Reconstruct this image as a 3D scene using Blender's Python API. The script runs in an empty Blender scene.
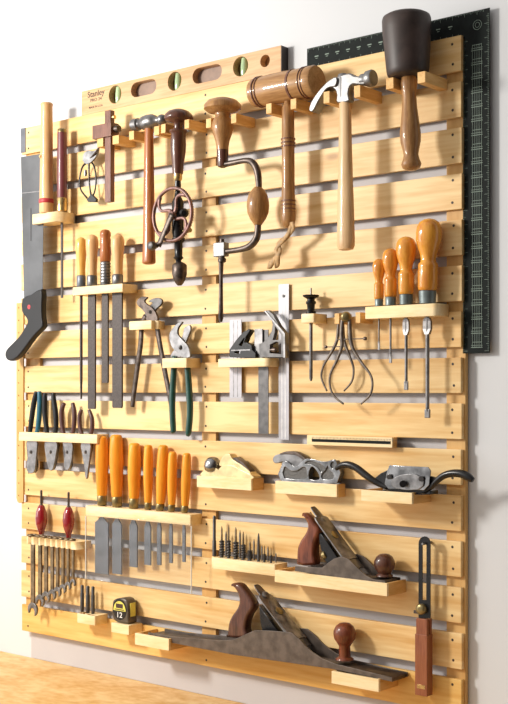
import bpy, bmesh, math, random
from mathutils import Vector, Matrix
random.seed(7)
SC = bpy.context.scene
COL = SC.collection
PI = math.pi

# ------------------------------------------------------------------ camera, light, exposure
F = 1228.0                      # focal length in pixels of the 508x704 frame
TH = math.radians(40.0)         # camera turned left from the wall normal
CT, ST = math.cos(TH), math.sin(TH)
D = 1.935                       # camera to the slat faces
CX, CZ = 1.75, 1.54             # camera position, eye height
YF = -0.022                     # y of the slat faces (wall face is y = 0)
HOR = 391.0
cam = bpy.data.cameras.new('camera'); camo = bpy.data.objects.new('camera', cam); COL.objects.link(camo)
cam.sensor_fit = 'VERTICAL'; cam.sensor_height = 36; cam.lens = F/704*36
cam.shift_y = (HOR-352)/704
camo.location = (CX, YF-D, CZ); camo.rotation_euler = (PI/2, 0, TH)
cam.clip_start = 0.05
SC.camera = camo

W_ = bpy.data.worlds.new('world'); SC.world = W_; W_.use_nodes = True
_n, _l = W_.node_tree.nodes, W_.node_tree.links          # a room that is bright on the left and front, dim and warm on the right
_tc = _n.new('ShaderNodeTexCoord'); _dt = _n.new('ShaderNodeVectorMath'); _dt.operation = 'DOT_PRODUCT'
_dt.inputs[1].default_value = (-0.80, -0.42, 0.42)
_l.new(_tc.outputs['Generated'], _dt.inputs[0])
_mr = _n.new('ShaderNodeMapRange'); _mr.inputs['From Min'].default_value = -1; _mr.inputs['From Max'].default_value = 1
_l.new(_dt.outputs['Value'], _mr.inputs['Value'])
_cr = _n.new('ShaderNodeValToRGB')
_cr.color_ramp.elements[0].position = 0.42; _cr.color_ramp.elements[0].color = (0.09, 0.065, 0.05, 1)
_cr.color_ramp.elements[1].position = 0.88; _cr.color_ramp.elements[1].color = (1.0, 0.97, 0.93, 1)
_l.new(_mr.outputs[0], _cr.inputs[0]); _l.new(_cr.outputs[0], _n['Background'].inputs[0])
_n['Background'].inputs[1].default_value = 0.95

def area(name, loc, target, size, power, color):
    l = bpy.data.lights.new(name, 'AREA'); l.size = size; l.energy = power; l.color = color
    o = bpy.data.objects.new(name, l); COL.objects.link(o); o.location = loc
    o.rotation_euler = (Vector(target)-Vector(loc)).to_track_quat('-Z', 'Y').to_euler()
    return o
area('key_light', (-0.80, -1.45, 2.22), (-0.3, 0, 1.7), 0.30, 38, (1.0, 0.955, 0.88))
area('left_fill_light', (-2.3, -1.9, 1.9), (-0.2, 0, 1.6), 1.3, 20, (1.0, 0.98, 0.96))  # added soft fill from the left, no window stands there
SC.view_settings.view_transform = 'Standard'
SC.view_settings.look = 'None'
SC.view_settings.gamma = 1.0
SC.view_settings.use_curve_mapping = False
SC.view_settings.exposure = 0.0

# ------------------------------------------------------------------ picture point -> place on a plane e mm in front of the slats
def P(px, py, e=0.0):
    r = (px-254)/F
    dn = D - e/1000.0
    X = dn*(r*CT-ST)/(CT+r*ST)
    dep = -ST*X + CT*dn
    return Vector((CX+X, YF-e/1000.0, CZ + (HOR-py)*dep/F))
def S(px, e=0.0):               # picture pixels per metre there
    r = (px-254)/F
    dn = D - e/1000.0
    X = dn*(r*CT-ST)/(CT+r*ST)
    return F/(-ST*X + CT*dn)
def SF(px, e=0.0):              # the same for widths lying flat along the wall
    return 1.0/abs(P(px+.5, HOR, e).x-P(px-.5, HOR, e).x)
def yy(e): return YF-e/1000.0

# ------------------------------------------------------------------ materials
def new_mat(name):
    m = bpy.data.materials.new(name); m.use_nodes = True
    nt = m.node_tree; b = nt.nodes['Principled BSDF']
    return m, nt, b
def wood(name, c1, c2, rough=0.5, scale=(2, 14, 14), stretch='X', bump=0.1, coat=0.0, knots=False, rnd=0.0):
    m, nt, b = new_mat(name)
    N, L = nt.nodes, nt.links
    tc = N.new('ShaderNodeTexCoord'); mp = N.new('ShaderNodeMapping')
    L.new(tc.outputs['Object'], mp.inputs['Vector'])
    mp.inputs['Scale'].default_value = {'X': (scale[0], scale[1], scale[2]), 'Z': (scale[1], scale[2], scale[0]), 'Y': (scale[1], scale[0], scale[2])}[stretch]
    oi = N.new('ShaderNodeObjectInfo')
    cmb = N.new('ShaderNodeVectorMath'); cmb.operation = 'SCALE'
    mul = N.new('ShaderNodeMath'); mul.operation = 'MULTIPLY'; mul.inputs[1].default_value = 40
    L.new(oi.outputs['Random'], mul.inputs[0])
    cv = N.new('ShaderNodeCombineXYZ')
    for i in range(3): L.new(mul.outputs[0], cv.inputs[i])
    add = N.new('ShaderNodeVectorMath'); add.operation = 'ADD'
    L.new(mp.outputs[0], add.inputs[0]); L.new(cv.outputs[0], add.inputs[1])
    n1 = N.new('ShaderNodeTexNoise'); n1.inputs['Scale'].default_value = 1.6; n1.inputs['Detail'].default_value = 5
    n1.inputs['Distortion'].default_value = 0.6
    L.new(add.outputs[0], n1.inputs['Vector'])
    n2 = N.new('ShaderNodeTexNoise'); n2.inputs['Scale'].default_value = 7; n2.inputs['Detail'].default_value = 3
    L.new(add.outputs[0], n2.inputs['Vector'])
    mx = N.new('ShaderNodeMix'); mx.data_type = 'FLOAT'; mx.inputs[0].default_value = 0.4
    L.new(n1.outputs['Fac'], mx.inputs[2]); L.new(n2.outputs['Fac'], mx.inputs[3])
    rp = N.new('ShaderNodeValToRGB')
    rp.color_ramp.elements[0].position = 0.36; rp.color_ramp.elements[0].color = (*c2, 1)
    rp.color_ramp.elements[1].position = 0.60; rp.color_ramp.elements[1].color = (*c1, 1)
    L.new(mx.outputs[0], rp.inputs[0])
    col = rp.outputs['Color']
    if rnd > 0:
        hs = N.new('ShaderNodeHueSaturation')
        mr = N.new('ShaderNodeMapRange'); mr.inputs['To Min'].default_value = 1-rnd; mr.inputs['To Max'].default_value = 1+rnd
        L.new(oi.outputs['Random'], mr.inputs['Value']); L.new(mr.outputs[0], hs.inputs['Value'])
        L.new(col, hs.inputs['Color']); col = hs.outputs['Color']
    if knots:
        vm = N.new('ShaderNodeMapping'); vm.inputs['Scale'].default_value = (3.2, 3, 9)
        va = N.new('ShaderNodeVectorMath'); va.operation = 'ADD'
        L.new(tc.outputs['Object'], vm.inputs['Vector']); L.new(vm.outputs[0], va.inputs[0]); L.new(cv.outputs[0], va.inputs[1])
        vo = N.new('ShaderNodeTexVoronoi'); vo.inputs['Scale'].default_value = 1.0
        L.new(va.outputs[0], vo.inputs['Vector'])
        kr = N.new('ShaderNodeValToRGB')
        kr.color_ramp.elements[0].position = 0.03; kr.color_ramp.elements[0].color = (1, 1, 1, 1)
        kr.color_ramp.elements[1].position = 0.085; kr.color_ramp.elements[1].color = (0, 0, 0, 1)
        L.new(vo.outputs['Distance'], kr.inputs[0])
        mk = N.new('ShaderNodeMix'); mk.data_type = 'RGBA'
        mk.inputs[7].default_value = (c2[0]*0.45, c2[1]*0.35, c2[2]*0.3, 1)
        fm = N.new('ShaderNodeMath'); fm.operation = 'MULTIPLY'; fm.inputs[1].default_value = 0.65
        L.new(kr.outputs['Color'], fm.inputs[0]); L.new(fm.outputs[0], mk.inputs[0])
        L.new(col, mk.inputs[6]); col = mk.outputs[2]
    L.new(col, b.inputs['Base Color'])
    b.inputs['Roughness'].default_value = rough; b.inputs['Specular IOR Level'].default_value = 0.3
    b.inputs['Coat Weight'].default_value = coat
    if bump:
        bp = N.new('ShaderNodeBump'); bp.inputs['Strength'].default_value = bump; bp.inputs['Distance'].default_value = 0.002
        L.new(n2.outputs['Fac'], bp.inputs['Height']); L.new(bp.outputs[0], b.inputs['Normal'])
    return m
def plain(name, c, rough=0.5, metal=0.0, var=0.12, scale=60, coat=0.0, c2=None, spec=0.5):
    m, nt, b = new_mat(name)
    N, L = nt.nodes, nt.links
    tc = N.new('ShaderNodeTexCoord')
    n1 = N.new('ShaderNodeTexNoise'); n1.inputs['Scale'].default_value = scale; n1.inputs['Detail'].default_value = 4
    L.new(tc.outputs['Object'], n1.inputs['Vector'])
    rp = N.new('ShaderNodeValToRGB')
    lo = c2 if c2 else tuple(max(0, x*(1-var*2)) for x in c)
    rp.color_ramp.elements[0].position = 0.35; rp.color_ramp.elements[0].color = (*lo, 1)
    rp.color_ramp.elements[1].position = 0.62; rp.color_ramp.elements[1].color = (*c, 1)
    L.new(n1.outputs['Fac'], rp.inputs[0]); L.new(rp.outputs[0], b.inputs['Base Color'])
    mr = N.new('ShaderNodeMapRange'); mr.inputs['To Min'].default_value = max(0.03, rough-0.08); mr.inputs['To Max'].default_value = min(1, rough+0.1)
    L.new(n1.outputs['Fac'], mr.inputs['Value']); L.new(mr.outputs[0], b.inputs['Roughness'])
    b.inputs['Metallic'].default_value = metal; b.inputs['Specular IOR Level'].default_value = spec; b.inputs['Coat Weight'].default_value = coat
    return m
M = dict(
    slat=wood('pine_slat', (0.83, 0.60, 0.295), (0.64, 0.37, 0.125), 0.45, (1.3, 10, 16), knots=True, rnd=0.06, coat=0.0, bump=0.05),
    batten=wood('pine_batten', (0.68, 0.42, 0.16), (0.55, 0.30, 0.09), 0.5, (2, 14, 14), 'Z'),
    block=wood('pine_block', (0.90, 0.72, 0.44), (0.82, 0.60, 0.30), 0.5, (6, 30, 40), bump=0.04),
    peg=wood('pine_peg_shade_tint', (0.80, 0.50, 0.20), (0.66, 0.36, 0.11), 0.5, (6, 40, 40), 'Y', bump=0.04),  # pegs and tray sides; some of their shade is put into the orange
    level=wood('level_wood', (0.66, 0.43, 0.23), (0.52, 0.30, 0.14), 0.45, (3, 30, 40), coat=0.0, bump=0.02),
    bench=wood('bench_top', (0.80, 0.55, 0.26), (0.62, 0.34, 0.10), 0.55, (6, 9, 9), bump=0.05),
    dark_wood=wood('dark_wood', (0.13, 0.05, 0.03), (0.05, 0.018, 0.012), 0.3, (8, 50, 50), 'Z', coat=0.4, bump=0.03),
    rosewood=wood('rosewood', (0.23, 0.065, 0.03), (0.10, 0.025, 0.012), 0.3, (8, 60, 60), 'Z', coat=0.4, bump=0.03),
    gauge_wood=wood('gauge_wood', (0.22, 0.10, 0.07), (0.11, 0.045, 0.03), 0.4, (8, 60, 60), 'Z', coat=0.2, bump=0.03),
    red_wood=wood('red_wood', (0.42, 0.15, 0.045), (0.27, 0.08, 0.022), 0.35, (6, 50, 50), 'Z', coat=0.4, bump=0.03),
    tan_wood=wood('tan_wood', (0.42, 0.22, 0.08), (0.24, 0.11, 0.037), 0.4, (6, 50, 50), 'Z', coat=0.3, bump=0.03),
    tan_wood_x=wood('tan_wood_x', (0.46, 0.25, 0.10), (0.29, 0.14, 0.05), 0.4, (6, 50, 50), 'X', coat=0.3, bump=0.03),
    hickory=wood('hickory', (0.70, 0.48, 0.26), (0.53, 0.32, 0.15), 0.4, (4, 50, 50), 'Z', coat=0.2, bump=0.02),
    birch=wood('birch', (0.74, 0.47, 0.23), (0.62, 0.34, 0.14), 0.4, (6, 50, 50), 'Z', coat=0.2, bump=0.02),
    yellow_wood=wood('yellow_wood', (0.80, 0.50, 0.14), (0.62, 0.32, 0.06), 0.35, (6, 50, 50), 'Z', coat=0.3, bump=0.02),
    amber=wood('amber_wood', (0.80, 0.36, 0.045), (0.60, 0.20, 0.02), 0.22, (6, 40, 40), 'Z', coat=0.8, bump=0.0),
    orange=wood('orange_handle', (0.88, 0.37, 0.03), (0.76, 0.26, 0.015), 0.35, (5, 40, 40), 'Z', coat=0.2, bump=0.0),
    panel=plain('grey_panel', (0.54, 0.52, 0.53), 0.7, 0, 0.02, 5),
    frost_lit=plain('frosted_lit_edge', (0.85, 0.86, 0.84), 0.5, 0, 0.02, 40),
    mallet=plain('mallet_dark', (0.052, 0.032, 0.027), 0.5, 0, 0.3, 25),
    saw=plain('saw_steel', (0.105, 0.11, 0.12), 0.5, 0.3, 0.2, 12),
    lever=plain('lever_steel', (0.29, 0.275, 0.265), 0.30, 0.35, 0.35, 60),
    bevel=wood('bevel_wood', (0.31, 0.105, 0.045), (0.21, 0.06, 0.025), 0.35, (6, 60, 60), 'Z', coat=0.3, bump=0.02),
    ferrule=plain('ferrule_grey', (0.20, 0.24, 0.24), 0.4, 0.5, 0.1, 60),
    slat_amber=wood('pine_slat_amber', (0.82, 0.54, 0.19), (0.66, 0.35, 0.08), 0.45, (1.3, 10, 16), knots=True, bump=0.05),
    worn_brass=plain('worn_wrench', (0.30, 0.225, 0.14), 0.35, 0.8, 0.3, 50),
    cal=plain('caliper_steel', (0.19, 0.155, 0.13), 0.4, 0.6, 0.25, 90),
    tape_case=plain('tape_case', (0.12, 0.095, 0.07), 0.35, 0.2, 0.2, 50),
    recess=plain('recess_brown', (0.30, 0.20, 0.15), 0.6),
    hammer=plain('hammer_steel', (0.26, 0.255, 0.255), 0.40, 0.8, 0.2, 50),
    steel=plain('steel', (0.26, 0.25, 0.25), 0.38, 0.8, 0.2, 80),
    bright=plain('bright_steel', (0.27, 0.265, 0.27), 0.40, 0.85, 0.25, 60),
    rule=plain('satin_rule', (0.42, 0.41, 0.44), 0.45, 0.3, 0.06, 60, spec=0.3),
    grey_steel=plain('grey_steel', (0.125, 0.12, 0.12), 0.42, 0.7, 0.2, 70),
    blade=plain('blade_steel', (0.17, 0.18, 0.205), 0.45, 0.5, 0.15, 30),
    file=plain('file_steel', (0.085, 0.07, 0.065), 0.55, 0.4, 0.2, 300),
    old_steel=plain('old_steel', (0.13, 0.10, 0.085), 0.40, 0.7, 0.3, 90),
    plane_body=plain('plane_body', (0.15, 0.12, 0.10), 0.42, 0.5, 0.2, 50),
    black=plain('black_iron', (0.010, 0.009, 0.010), 0.28, 0.0, 0.2, 60, spec=0.4),
    black_plastic=plain('black_grip', (0.014, 0.014, 0.016), 0.42, 0, 0.1, 60, spec=0.3),
    darkhole=plain('nail_dark', (0.035, 0.02, 0.012), 0.6),
    brown_grip=plain('brown_grip', (0.09, 0.035, 0.03), 0.4, 0, 0.1, 60),
    teal=plain('teal_grip', (0.015, 0.11, 0.17), 0.35, 0, 0.1, 60),
    green=plain('green_grip', (0.012, 0.07, 0.055), 0.35, 0, 0.1, 60, coat=0.2),
    red=plain('red_lacquer', (0.27, 0.006, 0.012), 0.15, 0, 0.1, 40, coat=1.0),
    maroon=plain('maroon_handle', (0.17, 0.04, 0.045), 0.4, 0, 0.1, 60, coat=0.2),
    brass=plain('brass', (0.66, 0.46, 0.20), 0.28, 0.85, 0.15, 60),
    old_brass=plain('old_brass', (0.35, 0.27, 0.12), 0.35, 0.7, 0.2, 60),
    gold=plain('gold_bronze', (0.80, 0.62, 0.33), 0.32, 0.6, 0.15, 40),
    red_iron=plain('worn_red_iron', (0.27, 0.14, 0.12), 0.4, 0.3, 0.25, 90),
    leather=plain('leather', (0.52, 0.32, 0.14), 0.6, 0, 0.2, 120),
    square_black=plain('square_black', (0.010, 0.014, 0.013), 0.6, 0.0, 0.3, 40, spec=0.12),
    mark=plain('pale_mark', (0.26, 0.34, 0.28), 0.6),
    cross=plain('pebbled_grey', (0.17, 0.165, 0.16), 0.65, 0.1, 0.4, 400),
    yellow=plain('yellow_label', (0.75, 0.68, 0.12), 0.4),
    white=plain('white_mark', (0.85, 0.85, 0.83), 0.5),
    red_mark=plain('red_mark', (0.55, 0.04, 0.05), 0.5),
    brown_mark=plain('brown_print', (0.055, 0.022, 0.015), 0.6),
    vial=plain('green_vial', (0.45, 0.62, 0.34), 0.15, 0, 0.1, 30, coat=1.0),
    chrome=plain('chrome', (0.42, 0.42, 0.43), 0.18, 1.0, 0.3, 40),
)
def clear_mat():
    m, nt, b = new_mat('clear_acrylic')
    b.inputs['Base Color'].default_value = (0.97, 0.98, 0.98, 1); b.inputs['Roughness'].default_value = 0.03
    N, L = nt.nodes, nt.links
    tr = N.new('ShaderNodeBsdfTransparent'); tr.inputs[0].default_value = (0.985, 0.99, 0.99, 1)
    gl = N.new('ShaderNodeBsdfGlossy'); gl.inputs['Roughness'].default_value = 0.04
    mx = N.new('ShaderNodeMixShader'); mx.inputs[0].default_value = 0.05; L.new(tr.outputs[0], mx.inputs[1]); L.new(gl.outputs[0], mx.inputs[2])
    L.new(mx.outputs[0], N['Material Output'].inputs['Surface'])
    return m
M['clear'] = clear_mat()

# ------------------------------------------------------------------ object helpers
ORI = {}
def thing(name, label, cat, loc, group=None):
    o = bpy.data.objects.new(name, None); COL.objects.link(o); o.empty_display_size = 0.02
    o.location = loc; ORI[o.name] = Vector(loc)
    o['label'] = label; o['category'] = cat
    if group: o['group'] = group
    return o
def tag(o, label, cat, group=None):
    o['label'] = label; o['category'] = cat
    if group: o['group'] = group
    return o
def link(name, me, mat, parent=None, smooth=False, label=None):
    o = bpy.data.objects.new(name, me); COL.objects.link(o)
    me.name = name
    if mat is not None:
        me.materials.clear()
        for m in (mat if isinstance(mat, (list, tuple)) else [mat]):
            me.materials.append(M[m] if isinstance(m, str) else m)
    if parent is not None:
        off = ORI[parent.name]; o.parent = parent; ORI[o.name] = off
    else:
        zs = [v.co.z for v in me.vertices]; xs = [v.co.x for v in me.vertices]; ys = [v.co.y for v in me.vertices]
        off = Vector(((min(xs)+max(xs))/2, (min(ys)+max(ys))/2, min(zs))); o.location = off; ORI[o.name] = off
    me.transform(Matrix.Translation(-off))
    if smooth:
        for p in me.polygons: p.use_smooth = True
    if label: o['label'] = label
    return o
def bm_link(name, bm, mat, parent=None, smooth=False, label=None):
    bmesh.ops.recalc_face_normals(bm, faces=bm.faces)
    me = bpy.data.meshes.new(name); bm.to_mesh(me); bm.free()
    return link(name, me, mat, parent, smooth, label)
def add_box(bm, x0, x1, y0, y1, z0, z1, bev=0.0008):
    r = bmesh.ops.create_cube(bm, size=1.0)
    vs = r['verts']
    for v in vs:
        v.co = Vector((x0 if v.co.x < 0 else x1, y0 if v.co.y < 0 else y1, z0 if v.co.z < 0 else z1))
    if bev > 0:
        es = list({e for v in vs for e in v.link_edges})
        bmesh.ops.bevel(bm, geom=es, offset=bev, segments=2, affect='EDGES', profile=0.6)
def box(name, x0, x1, y0, y1, z0, z1, mat, parent=None, bev=0.0008, label=None):
    bm = bmesh.new(); add_box(bm, min(x0, x1), max(x0, x1), min(y0, y1), max(y0, y1), min(z0, z1), max(z0, z1), bev)
    return bm_link(name, bm, mat, parent, label=label)
def catmull(pts, n=5, closed=True):
    out = []; N = len(pts)
    rng = range(N) if closed else range(N-1)
    for i in rng:
        if closed: a, b, c, d = pts[i-1], pts[i], pts[(i+1) % N], pts[(i+2) % N]
        else: a, b, c, d = pts[max(i-1, 0)], pts[i], pts[i+1], pts[min(i+2, N-1)]
        for k in range(n):
            t = k/n
            out.append(tuple(0.5*((2*b[j])+(-a[j]+c[j])*t+(2*a[j]-5*b[j]+4*c[j]-d[j])*t*t+(-a[j]+3*b[j]-3*c[j]+d[j])*t**3) for j in range(len(b))))
    if not closed: out.append(tuple(pts[-1]))
    return out
def flat_mesh(loops, th, bev):
    cu = bpy.data.curves.new('tmp', 'CURVE'); cu.dimensions = '2D'; cu.fill_mode = 'BOTH'
    cu.extrude = max(th/2-bev, 0.00005); cu.bevel_depth = bev; cu.bevel_resolution = 1; cu.offset = -bev
    for lp in loops:
        sp = cu.splines.new('POLY'); sp.points.add(len(lp)-1); sp.use_cyclic_u = True
        for p, q in zip(sp.points, lp): p.co = (q[0], q[1], 0, 1)
    ob = bpy.data.objects.new('tmp', cu)
    me = bpy.data.meshes.new_from_object(ob)
    bpy.data.objects.remove(ob); bpy.data.curves.remove(cu)
    b_ = bmesh.new(); b_.from_mesh(me); bmesh.ops.remove_doubles(b_, verts=b_.verts, dist=1e-6); bmesh.ops.recalc_face_normals(b_, faces=b_.faces); b_.to_mesh(me); b_.free()
    return me
def plate_w(name, loops, y_front, th, mat, parent=None, bev=0.0006, label=None, smooth=False):
    """loops of world (x, z); a plate parallel to the wall, its front at y_front, th thick"""
    me = flat_mesh(loops, th, bev)
    me.transform(Matrix(((1, 0, 0, 0), (0, 0, -1, y_front+th/2), (0, 1, 0, 0), (0, 0, 0, 1))))
    return link(name, me, mat, parent, smooth, label)
def plate(name, loops, e, th, mat, parent=None, smooth=0, bev=0.0006, label=None):
    """loops of picture points lying on the plane e mm in front of the slats; th in mm goes back from it"""
    L = []
    for lp in loops:
        if smooth: lp = catmull(lp, smooth)
        L.append([(P(x, y, e).x, P(x, y, e).z) for x, y in lp])
    return plate_w(name, L, yy(e), th/1000, mat, parent, bev, label)
def circ(px, py, e, rmm, n=20, flip=False):
    c = P(px, py, e); r = rmm/1000
    return [(c.x+r*math.cos(2*PI*i/n), c.z+r*math.sin(2*PI*i/n)) for i in range(n)]
def rings(bm, rs, closed=False, caps=True):
    prev = None; first = None
    for r in rs:
        vs = [bm.verts.new(c) for c in r]
        if prev:
            n = len(vs)
            for i in range(n): bm.faces.new((prev[i], prev[(i+1) % n], vs[(i+1) % n], vs[i]))
        else: first = vs
        prev = vs
    if closed:
        n = len(first)
        for i in range(n): bm.faces.new((prev[i], prev[(i+1) % n], first[(i+1) % n], first[i]))
    elif caps:
        bm.faces.new(first[::-1]); bm.faces.new(prev)
def frame(d):
    d = d.normalized(); a = Vector((0, 1, 0)) if abs(d.y) < 0.9 else Vector((1, 0, 0))
    u = d.cross(a).normalized(); v = d.cross(u).normalized()
    return u, v
def add_lathe(bm, p0, p1, prof, n=24, facets=None, sq=1.0):
    """prof = [(t, r_m)] t in 0..1 along p0->p1"""
    d = p1-p0; u, v = frame(d); rs = []
    for t, r in prof:
        c = p0+d*t; r = max(r, 0.00015)
        rs.append([c+u*(r*math.cos(2*PI*i/n))+v*(r*sq*math.sin(2*PI*i/n)) for i in range(n)])
    rings(bm, rs)
def lathe(name, p0, p1, prof, mat, parent=None, n=24, smooth=True, label=None, sq=1.0, dense=0):
    if dense: prof = catmull(prof, dense, closed=False)
    bm = bmesh.new(); add_lathe(bm, p0, p1, prof, n, sq=sq)
    o = bm_link(name, bm, mat, parent, smooth, label)
    if smooth:
        sharp_by_angle(o, 50)
    return o
def sharp_by_angle(o, deg):
    me = o.data; bm = bmesh.new(); bm.from_mesh(me)
    lim = math.radians(deg)
    for e in bm.edges:
        if len(e.link_faces) == 2 and e.calc_face_angle(0) > lim: e.smooth = False
    bm.to_mesh(me); bm.free()
def plathe(name, a, b, e, prof, mat, parent=None, n=24, e2=None, dense=0, label=None, sq=1.0):
    """picture-measured lathe: axis a->b; prof = [(fraction, half width in pixels)]"""
    p0 = P(a[0], a[1], e); p1 = P(b[0], b[1], e if e2 is None else e2)
    s = S((a[0]+b[0])/2, e)
    return lathe(name, p0, p1, [(t, r/s) for t, r in prof], mat, parent, n, True, label, sq, dense)
def vlathe(name, x, e, prof, mat, parent=None, x2=None, n=24, dense=0, label=None, sq=1.0):
    """upright lathe; prof = [(picture y, half width px)] from top to bottom"""
    y0, y1 = prof[0][0], prof[-1][0]
    return plathe(name, (x, y0), (x if x2 is None else x2, y1), e, [((y-y0)/(y1-y0), r) for y, r in prof], mat, parent, n, None, dense, label, sq)
def add_tube(bm, pts, rad, n=10, flat=1.0, closed=False):
    """pts: world points, rad: radius or list"""
    m = len(pts)
    if not isinstance(rad, (list, tuple)): rad = [rad]*m
    rs = []; pu = None
    for i, p in enumerate(pts):
        d = (pts[(i+1) % m]-pts[i-1]) if closed else (pts[min(i+1, m-1)]-pts[max(i-1, 0)])
        d.normalize()
        v = Vector((0, 1, 0)) - d*d.y
        if v.length < 0.2: v = Vector((1, 0, 0))-d*d.x
        v.normalize(); u = v.cross(d).normalized()
        rs.append([p+u*(rad[i]*math.cos(2*PI*k/n))+v*(rad[i]*flat*math.sin(2*PI*k/n)) for k in range(n)])
    rings(bm, rs, closed)
def ptube(name, pts, e, rpx, mat, parent=None, n=10, sm=5, flat=1.0, label=None):
    """pts (px,py) or (px,py,e); rpx half width in pixels (number or list, one per pt)"""
    q = []
    for i, p in enumerate(pts):
        ee = p[2] if len(p) > 2 else e
        r = rpx[i] if isinstance(rpx, (list, tuple)) else rpx
        w = P(p[0], p[1], ee); q.append((w.x, w.y, w.z, r/S(p[0], ee)))
    if sm > 1: q = catmull(q, sm, closed=False)
    bm = bmesh.new(); add_tube(bm, [Vector(a[:3]) for a in q], [a[3] for a in q], n, flat)
    return bm_link(name, bm, mat, parent, True, label)
def text(name, body, loc, size, mat, parent, sx=1.0, rot=0.0, ext=0.0002):
    cu = bpy.data.curves.new('tmp', 'FONT'); cu.body = body; cu.size = size; cu.align_x = 'CENTER'; cu.align_y = 'CENTER'; cu.extrude = ext; cu.offset = size*0.012
    ob = bpy.data.objects.new('tmp', cu); me = bpy.data.meshes.new_from_object(ob)
    bpy.data.objects.remove(ob); bpy.data.curves.remove(cu)
    me.transform(Matrix.Translation(Vector(loc)) @ Matrix.Rotation(rot, 4, 'Y') @ Matrix.Rotation(PI/2, 4, 'X') @ Matrix.Diagonal((sx, 1, 1, 1)))
    return link(name, me, mat, parent)

# ------------------------------------------------------------------ the setting
def struct(o):
    o['kind'] = 'structure'; return o
mw, nt, b = new_mat('wall_paint')
tcn = nt.nodes.new('ShaderNodeTexCoord'); nn = nt.nodes.new('ShaderNodeTexNoise'); nn.inputs['Scale'].default_value = 3
nt.links.new(tcn.outputs['Object'], nn.inputs['Vector'])
rp = nt.nodes.new('ShaderNodeValToRGB'); rp.color_ramp.elements[0].color = (0.63, 0.64, 0.66, 1); rp.color_ramp.elements[1].color = (0.68, 0.69, 0.71, 1)
nt.links.new(nn.outputs['Fac'], rp.inputs[0]); nt.links.new(rp.outputs[0], b.inputs['Base Color']); b.inputs['Roughness'].default_value = 0.85
struct(box('wall_back', -3.5, 3.0, 0.0, 0.12, 0.0, 3.2, mw, None, 0))
mf = plain('floor_grey', (0.32, 0.31, 0.30), 0.7)
struct(box('floor', -3.5, 3.0, -4.0, 0.12, -0.1, 0.0, mf, None, 0))

# workbench under the board
bz = P(220, 697, -27).z
wb = thing('workbench', 'golden wooden workbench top along the wall below the tool board', 'workbench', (-0.3, -0.35, 0.0))
box('bench_top', -2.6, 0.95, -0.75, -0.001, bz-0.04, bz, 'bench', wb, 0.002)
for x in (-2.5, 0.85):
    for y in (-0.70, -0.06): box('leg', x-0.045, x+0.045, y-0.04, y+0.04, 0.0, bz-0.04, 'batten', wb, 0.002)
box('apron', -2.45, 0.8, -0.70, -0.67, bz-0.16, bz-0.04, 'batten', wb, 0.002)

# the slatted board
XL = P(21.5, 300, 0).x; XR = P(461.5, 300, 0).x
ZT = (P(21.5, 128.6, 0).z+P(461.5, 34.7, 0).z)/2
ZB = (P(21.5, 604, 0).z+P(461.5, 680, 0).z)/2
PITCH = (ZT-ZB)/14; SH = PITCH*0.775
board = thing('slatted_tool_board', 'large square pine slat board screwed to the wall, holding all the tools', 'tool board', ((XL+XR)/2, YF/2, ZB-SH))
bxs = [(P(27, 300, 0).x, 0.0), (P(206, 300, 0).x, 0.0), (P(453.5, 300, 0).x, 0.012)]
nx = [P(28.5, 300, 0).x, P(206, 300, 0).x, P(453, 300, 0).x]
for i, (bx, ex) in enumerate(bxs):
    w = 0.020
    x0, x1 = bx-w, bx+w
    if i == 0: x0, x1 = XL+0.006, XL+0.058
    if i == 2: x0, x1 = P(447, 300, -11).x, P(466, 300, -11).x
    box('batten', x0, x1, -0.0036, YF+0.0092, ZB-SH+0.002, ZT-(0.004 if i == 2 else 0.002), 'batten', board, 0.0008)
# one nail mesh, shared
bm = bmesh.new(); add_lathe(bm, Vector((0, 0.0004, 0)), Vector((0, -0.0003, 0)), [(0, 0.0027), (1, 0.0024)], 10)
nail_me = bpy.data.meshes.new('nail'); bmesh.ops.recalc_face_normals(bm, faces=bm.faces); bm.to_mesh(nail_me); bm.free(); nail_me.materials.append(M['darkhole'])
for k in range(15):
    zt = ZT-k*PITCH; zb = zt-SH
    dx = random.uniform(-0.002, 0.002)
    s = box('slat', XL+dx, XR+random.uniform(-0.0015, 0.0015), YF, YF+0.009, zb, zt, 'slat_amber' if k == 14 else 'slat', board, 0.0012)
    for x in nx:
        for z in (zt-0.012, zb+0.013):
            o = bpy.data.objects.new('nail', nail_me); COL.objects.link(o); o.parent = s
            o.location = Vector((x+random.uniform(-0.002, 0.002), YF-0.0001, z+random.uniform(-0.002, 0.002)))-ORI[board.name]

bp_x0 = P(33, 640, -24).x
o = box('added_panel', bp_x0, XR-0.004, -0.0034, -0.0004, bz+0.0005, ZT-0.012, 'panel', None, 0.0003)  # added sheet that greys the slat gaps and the strip below
tag(o, 'thin pale grey panel added behind the slats to grey the gaps and the strip below the board', 'added panel')

# thin drilled strip along the left edge of the board
st_t = P(20, 330, 2)
x0 = P(17.3, 400, 1).x; x1 = P(24.2, 400, 1).x
lz = P(20, 503, 1).z; hz = P(20, 303, 1).z
holes = []
for k in range(16):
    zc = lz+0.018+k*(hz-lz-0.03)/15
    xc = x0+0.009
    holes.append([(xc+0.0018*math.cos(a*PI/5), zc+0.0018*math.sin(a*PI/5)) for a in range(10)])
o = plate_w('drilled_strip', [[(x0, hz), (x0, lz+0.012), (x0+0.004, lz+0.003), (x0+0.01, lz), (x1-0.003, lz+0.002), (x1, lz+0.006), (x1, hz)]]+holes, yy(4.2), 0.004, 'batten', None)
tag(o, 'narrow wooden strip with a row of small holes down the left edge of the board', 'wooden strip')

o = plate('steel_strip', [[(20.6, 128.5), (25.3, 127.6), (25.3, 152.2), (20.8, 153)]], 1.6, 1.4, 'blade', None, 0, .0002)
tag(o, 'short grey steel strip at the top left corner of the board, above the saw', 'steel strip')

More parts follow.
